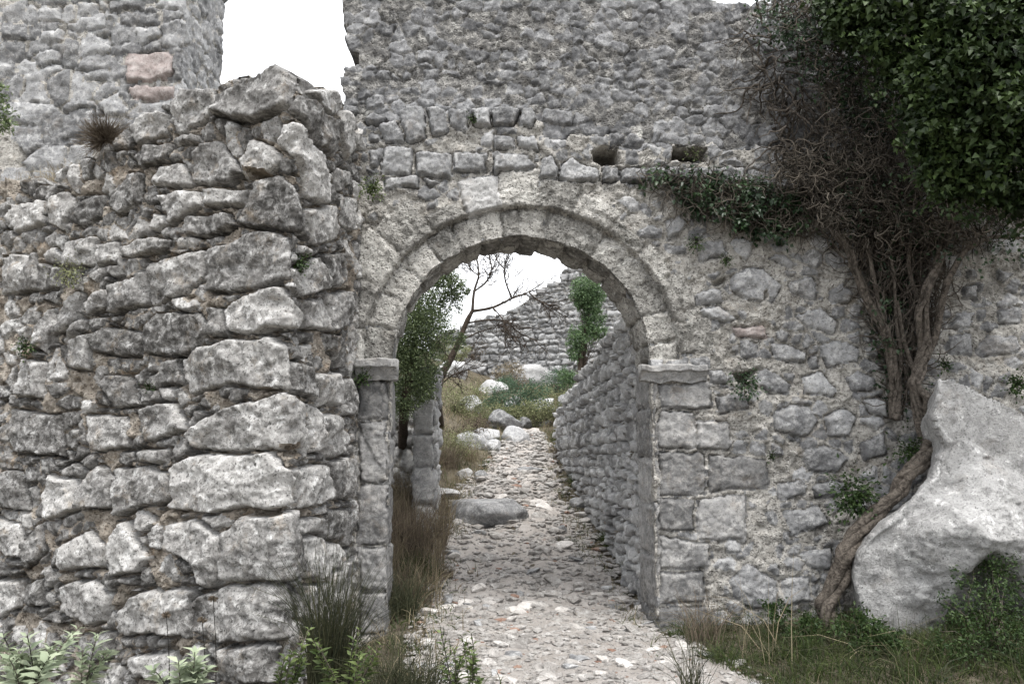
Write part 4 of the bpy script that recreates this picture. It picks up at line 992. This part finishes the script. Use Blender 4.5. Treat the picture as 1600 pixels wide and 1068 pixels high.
# ================================================================== plants in the masonry
def cling(lab, x, y, Y, rp, n, L, mat='fern', nm='wall_plant', cat='plant'):
    s = rp * Y / FPX; t = thing(nm, lab, cat, tuple(at(x, y, Y + .05))); c = at(x, y, Y - .02)
    P = c + rng.normal(size=(n, 3)) * [s * .5, s * .35, s * .5]; D = unit(P - at(x, y - rp * .3, Y + .08) + rng.normal(size=(n, 3)) * s * .4)
    leaves('leaves', P, D, rng.normal(size=(n, 3)) * .5 + [0, -.4, .9], L * rng.uniform(.6, 1.2, n), L * .6, M[mat], t, 'stuff')
    tt = np.linspace(0, 1, 4)[None, :, None]; k = min(n, 40); strands('stems', at(x, y, Y + .08) * (1 - tt) + P[:k, None] * tt, np.full((1, 4), .0025), M['twig'], t, 'stuff'); return t
for a in (('small green herb growing between the upright stones above the arch', 738, 184, 7.17, 7, 60, .03), ('leafy yellow-green plant in the corner where bastion meets gate wall', 582, 292, 6.95, 17, 190, .035, 'leaf'),
          ('green herb on the bastion edge beside the top of the square stones', 470, 410, 5.75, 17, 150, .03), ('ivy sprig growing out of the hole right of the impost', 1165, 598, 7.08, 22, 230, .035, 'ivyd'),
          ('olive cushion plant on the left part of the bastion', 108, 425, 6.5, 20, 260, .025, 'scrub'), ('green herb low on the far left of the bastion', 40, 540, 6.8, 14, 160, .03),
          ('tiny green herb near the middle of the bastion face', 232, 602, 6.05, 9, 60, .02), ('small weed rooted below the dressed jamb blocks', 1206, 712, 7.12, 8, 60, .025),
          ('dark fern on the wall by the ivy stems at the right edge', 1476, 568, 7.05, 12, 90, .03), ('green clump clinging to the wall above the white boulder', 1588, 598, 7.0, 16, 160, .04),
          ('pale weed standing in the putlog hole nearest the ivy', 1085, 238, 7.2, 14, 50, .025, 'leaf'), ('green tuft on the wall left of the ivy stems', 1088, 378, 7.12, 14, 110, .03), ('moss tuft under the ledge ivy', 1135, 405, 7.12, 10, 90, .025),
          ('green weeds crowding the bend of the ivy root', 1335, 775, 6.85, 34, 620, .04), ('fresh green herbs at the upper bend of the ivy root', 1425, 705, 6.9, 24, 300, .035), ('weeds hanging in the left jamb beneath the impost', 567, 590, 7.1, 12, 120, .03)):
    cling(*a)
# dry shrub and grasses on top of the bastion
p = at(165, 215, 6.6); bs = thing('heather_shrub', 'brown dry cushion shrub on top of the bastion', 'shrub', tuple(p))
d = unit(rng.normal(size=(1700, 3)) * [1, 1, .8] + [0, 0, .5]); L = rng.uniform(.08, .25, 1700); tt = np.linspace(0, 1, 5)[None, :, None]
strands('twigs', p + [0, 0, -.04] + d[:, None] * L[:, None, None] * tt + np.cumsum(rng.normal(size=(1700, 5, 3)) * .011, 1), np.linspace(.002, .0012, 5)[None], M['heath'], bs, 'stuff')
# terrace behind the bastion
tx = np.linspace(-8.5, -1.65, 70); ty = np.linspace(5.8, 13.5, 80); X, Y = np.meshgrid(tx, ty)
front = 5.6 + .5 * (-1.52 - X) + .25; Z = 3.72 + .46 * np.clip(Y - front, 0, 3.6); Z = np.where(X > -3.6, np.minimum(Z, 3.0 + .12 * np.clip(Y - front, 0, 3)), Z) + .05 * fbm(np.column_stack([X.ravel(), Y.ravel(), 0 * X.ravel()]), 1.5, 3).reshape(X.shape)
ix = np.arange(X.size).reshape(X.shape); Q = np.stack([ix[:-1, :-1], ix[:-1, 1:], ix[1:, 1:], ix[1:, :-1]], 2).reshape(-1, 4); V = np.stack([X.ravel(), Y.ravel(), Z.ravel()], 1)
Q = Q[((Y > front) & ~((X > -2.0) & (Y > 7.3)) & ~((Y > 8) & (X > -2.4))).ravel()[Q].all(1)]
ter = mesh('terrace', V, Q, M['earth']); ter['kind'] = 'structure'
def tz(x, y): 
    i = np.clip(np.searchsorted(tx, x), 0, 69); j = np.clip(np.searchsorted(ty, y), 0, 79); return Z[j, i]
n = 4500; gx = rng.uniform(-7.5, -3.4, n); gy = 5.6 + .5 * (-1.52 - gx) + rng.uniform(.3, 3.6, n)
blades('terrace_grass', np.stack([gx, gy, tz(gx, gy)], 1), n, .36, 0, M['dry'], None, 'stuff', .5, .004)
n = 500; gx = rng.uniform(-4.8, -3.8, n); gy = rng.uniform(9.6, 10.5, n); blades('terrace_grass', np.stack([gx, gy, tz(gx, gy)], 1), n, .3, 0, M['dry'], None, 'stuff', .4, .004)
bush('evergreen_bush', 'dark green bush peeping in at the left edge below the tower', 'bush', [lob(-12, 185, 8.6, 30), lob(-25, 150, 8.6, 30)], 1300, .05, 'oak', at(-30, 240, 8.6))

# ================================================================== foreground plants
def leafy(lab, x, y, Y, n, h, r, L, wd, mat, nm, cat='plant', rows=9, group=None):
    """upright shoots, each with pairs of leaves and a terminal rosette"""
    p = at(x, y, Y); t = thing(nm, lab, cat, (p[0], p[1], p[2] - h)); Cs, Ds, Ns, Ls, St = [], [], [], [], []
    for i in range(n):
        b = np.array([p[0], p[1], p[2] - h]) + rng.normal(size=3) * [.03, .03, 0]; tip = p + rng.normal(size=3) * [r, r * .7, h * .22]; ax = unit(tip - b); St.append([b + (tip - b) * k + [0, 0, .03 * math.sin(k * 3)] for k in np.linspace(0, 1, 5)])
        for k in range(rows):
            f = .35 + .65 * k / (rows - 1); a = k * 1.57 + rng.normal() * .4
            for sgn in (0, math.pi):
                out = np.array([math.cos(a + sgn), math.sin(a + sgn), 0]); d = unit(out + ax * (.25 + .6 * f)); Cs.append(b + (tip - b) * f); Ds.append(d); Ns.append(ax + rng.normal(size=3) * .25); Ls.append(L * rng.uniform(.6, 1.15) * (1 - .35 * f ** 4))
    Ls = np.array(Ls); leaves('leaves', np.array(Cs), np.array(Ds), np.array(Ns), Ls, Ls * wd, M[mat], t, 'stuff', .18, .22)
    strands('stems', np.array(St), np.full((1, 5), .003), M['twig'], t, 'stuff'); return t
leafy('pale felted sage plant in the bottom left corner', 55, 1010, 4.3, 14, .24, .12, .098, .42, 'sage', 'sage_plant')
leafy('pale sage seedling at the foot of the bastion near the left', 118, 1035, 4.3, 4, .2, .05, .10, .42, 'sage', 'sage_plant')
leafy('pale sage plant with broad leaves below the bastion corner', 292, 1030, 4.3, 6, .22, .07, .10, .48, 'sage', 'sage_plant')
leafy('green herb with a yellowed leaf below the bastion corner', 455, 1020, 4.4, 7, .28, .06, .068, .5, 'leaf', 'leafy_herb')
leafy('spreading green herb at the foot of the dark rushes', 545, 1020, 4.4, 12, .27, .11, .068, .42, 'leaf', 'leafy_herb')
leafy('thin upright green herb at the left edge of the path', 738, 1000, 4.9, 6, .35, .05, .06, .5, 'leaf', 'leafy_herb')
leafy('thin upright herb with small leaves beside the path edge', 705, 1010, 4.9, 5, .3, .06, .055, .5, 'leaf', 'leafy_herb')
tuft('rush_clump', 'tall clump of dark spiky rushes in front of the bastion corner', 'rushes', 0, 0, 420, .95, .13, 'rush', .28, .0035, sides=3, pt=(-1.12, 5.3, -.02))
tuft('rush_clump', 'dark rushes spreading at the bottom left of the path', 'rushes', 0, 0, 420, .5, .2, 'rush', .6, .0035, sides=3, pt=(-.62, 5.0, -.05))
tuft('rush_clump', 'thin dark rushes at the bottom right of the path', 'rushes', 0, 0, 60, .62, .07, 'rush', .3, .003, sides=3, pt=(1.02, 4.9, -.02))
tuft('grass_tuft', 'rusty grass tuft before the right jamb', 'grass', 0, 0, 130, .5, .14, 'heath', .45, .003, pt=(1.45, 6.5, .02))
tuft('grass_tuft', 'arching straw-coloured grass stalks right of the path', 'grass', 0, 0, 22, .75, .2, 'dry', .9, .003, pt=(1.75, 5.9, .05))
tuft('grass_stalk', 'two lone thin dark stalks standing in the path', 'grass', 0, 0, 2, .45, .01, 'rush', .3, .003, pt=(.6, 4.9, -.02))
# dead flower stalks with seed heads
for x, y, y2, lab in ((333, 935, 1060, 'tall dead flower stalk with a brown seed head, middle of three'), (260, 960, 1070, 'dead flower stalk with a seed head, leftmost of three'), (316, 968, 1070, 'short dead flower stalk with a seed head below the tall one')):
    a, b = at(x, y, 4.75), at(x + 4, y2 + 30, 4.75); t = thing('dead_flower', lab, 'plant', tuple(b)); tube('stalk', [b, (a + b) / 2 + [.008, 0, 0], a], [.003, .0025, .002], M['twig'], t, 5, 4, 0)
    d = unit(rng.normal(size=(90, 3)) + [0, 0, .3]); tt = np.linspace(0, 1, 3)[None, :, None]; strands('seed_head', a + d[:, None] * .028 * tt * [1, 1, .7], np.array([[.0022, .002, .0012]]), M['heath'], t)
# undergrowth: uncounted grass and weeds along the foot of the walls
def sward(n, xr, yr, h, mat, name, cond=None, lean=.5, wd=.0035):
    x = rng.uniform(*xr, n); y = rng.uniform(*yr, n); ok = np.ones(n, bool) if cond is None else cond(x, y)
    bb = np.stack([x, y, gz(x, y) - .02], 1)[ok]; hv = h * (.75 + 1.1 * np.clip(pn(np.column_stack([bb[:, 0] * 2.6, bb[:, 1] * 2.6, 0 * bb[:, 0]])), -.45, 1)); return blades(name, bb, len(bb), hv, 0, M[mat], None, 'stuff', lean, wd)
edge_ = lambda x, y: x > path_c(y) + path_half(y) * (.95 + .25 * pn(np.column_stack([x, y * 2, 0 * x])))
sward(17000, (1.1, 4.6), (3.9, 7.1), .22, 'grass', 'grass', edge_); sward(5000, (1.3, 4.6), (4.0, 7.1), .3, 'rush', 'grass', edge_, .8); sward(320, (1.3, 4.6), (4.2, 7.0), .42, 'dry', 'dry_grass', edge_, .9, .0025)
ledge = lambda x, y: (x < path_c(y) - path_half(y) * (.95 + .2 * pn(np.column_stack([x, y * 2, 0 * x])))) & (y < 5.45 + np.where(x < -1.5, .5 * (-1.5 - x), 1.8))
sward(4500, (-4, .1), (3.9, 7.2), .13, 'grass', 'grass', ledge); sward(1800, (-4, .1), (4.0, 7.2), .2, 'rush', 'grass', ledge, .6); sward(900, (-4, 0), (4.2, 7.2), .35, 'dry', 'dry_grass', ledge, .7, .0025)
bush('bramble_bush', 'dark bramble thicket under the white boulder in the right corner', 'bush', [lob(1540, 970, 5.9, 60), lob(1600, 990, 5.7, 60), lob(1500, 1010, 5.7, 40), lob(1560, 900, 6.2, 40), lob(1515, 890, 6.25, 26)], 3600, .03, 'fern', at(1550, 1040, 6.0), 'twig', tight=.3)
bush('bramble_bush', 'dark weeds between the ivy root and the pale boulder', 'bush', [lob(1340, 985, 6.2, 34), lob(1380, 1005, 6.0, 30), lob(1260, 985, 6.4, 26), lob(1210, 960, 6.8, 22)], 2400, .035, 'fern', at(1350, 1040, 6.2), 'twig', tight=.3)
S.render.film_transparent = False
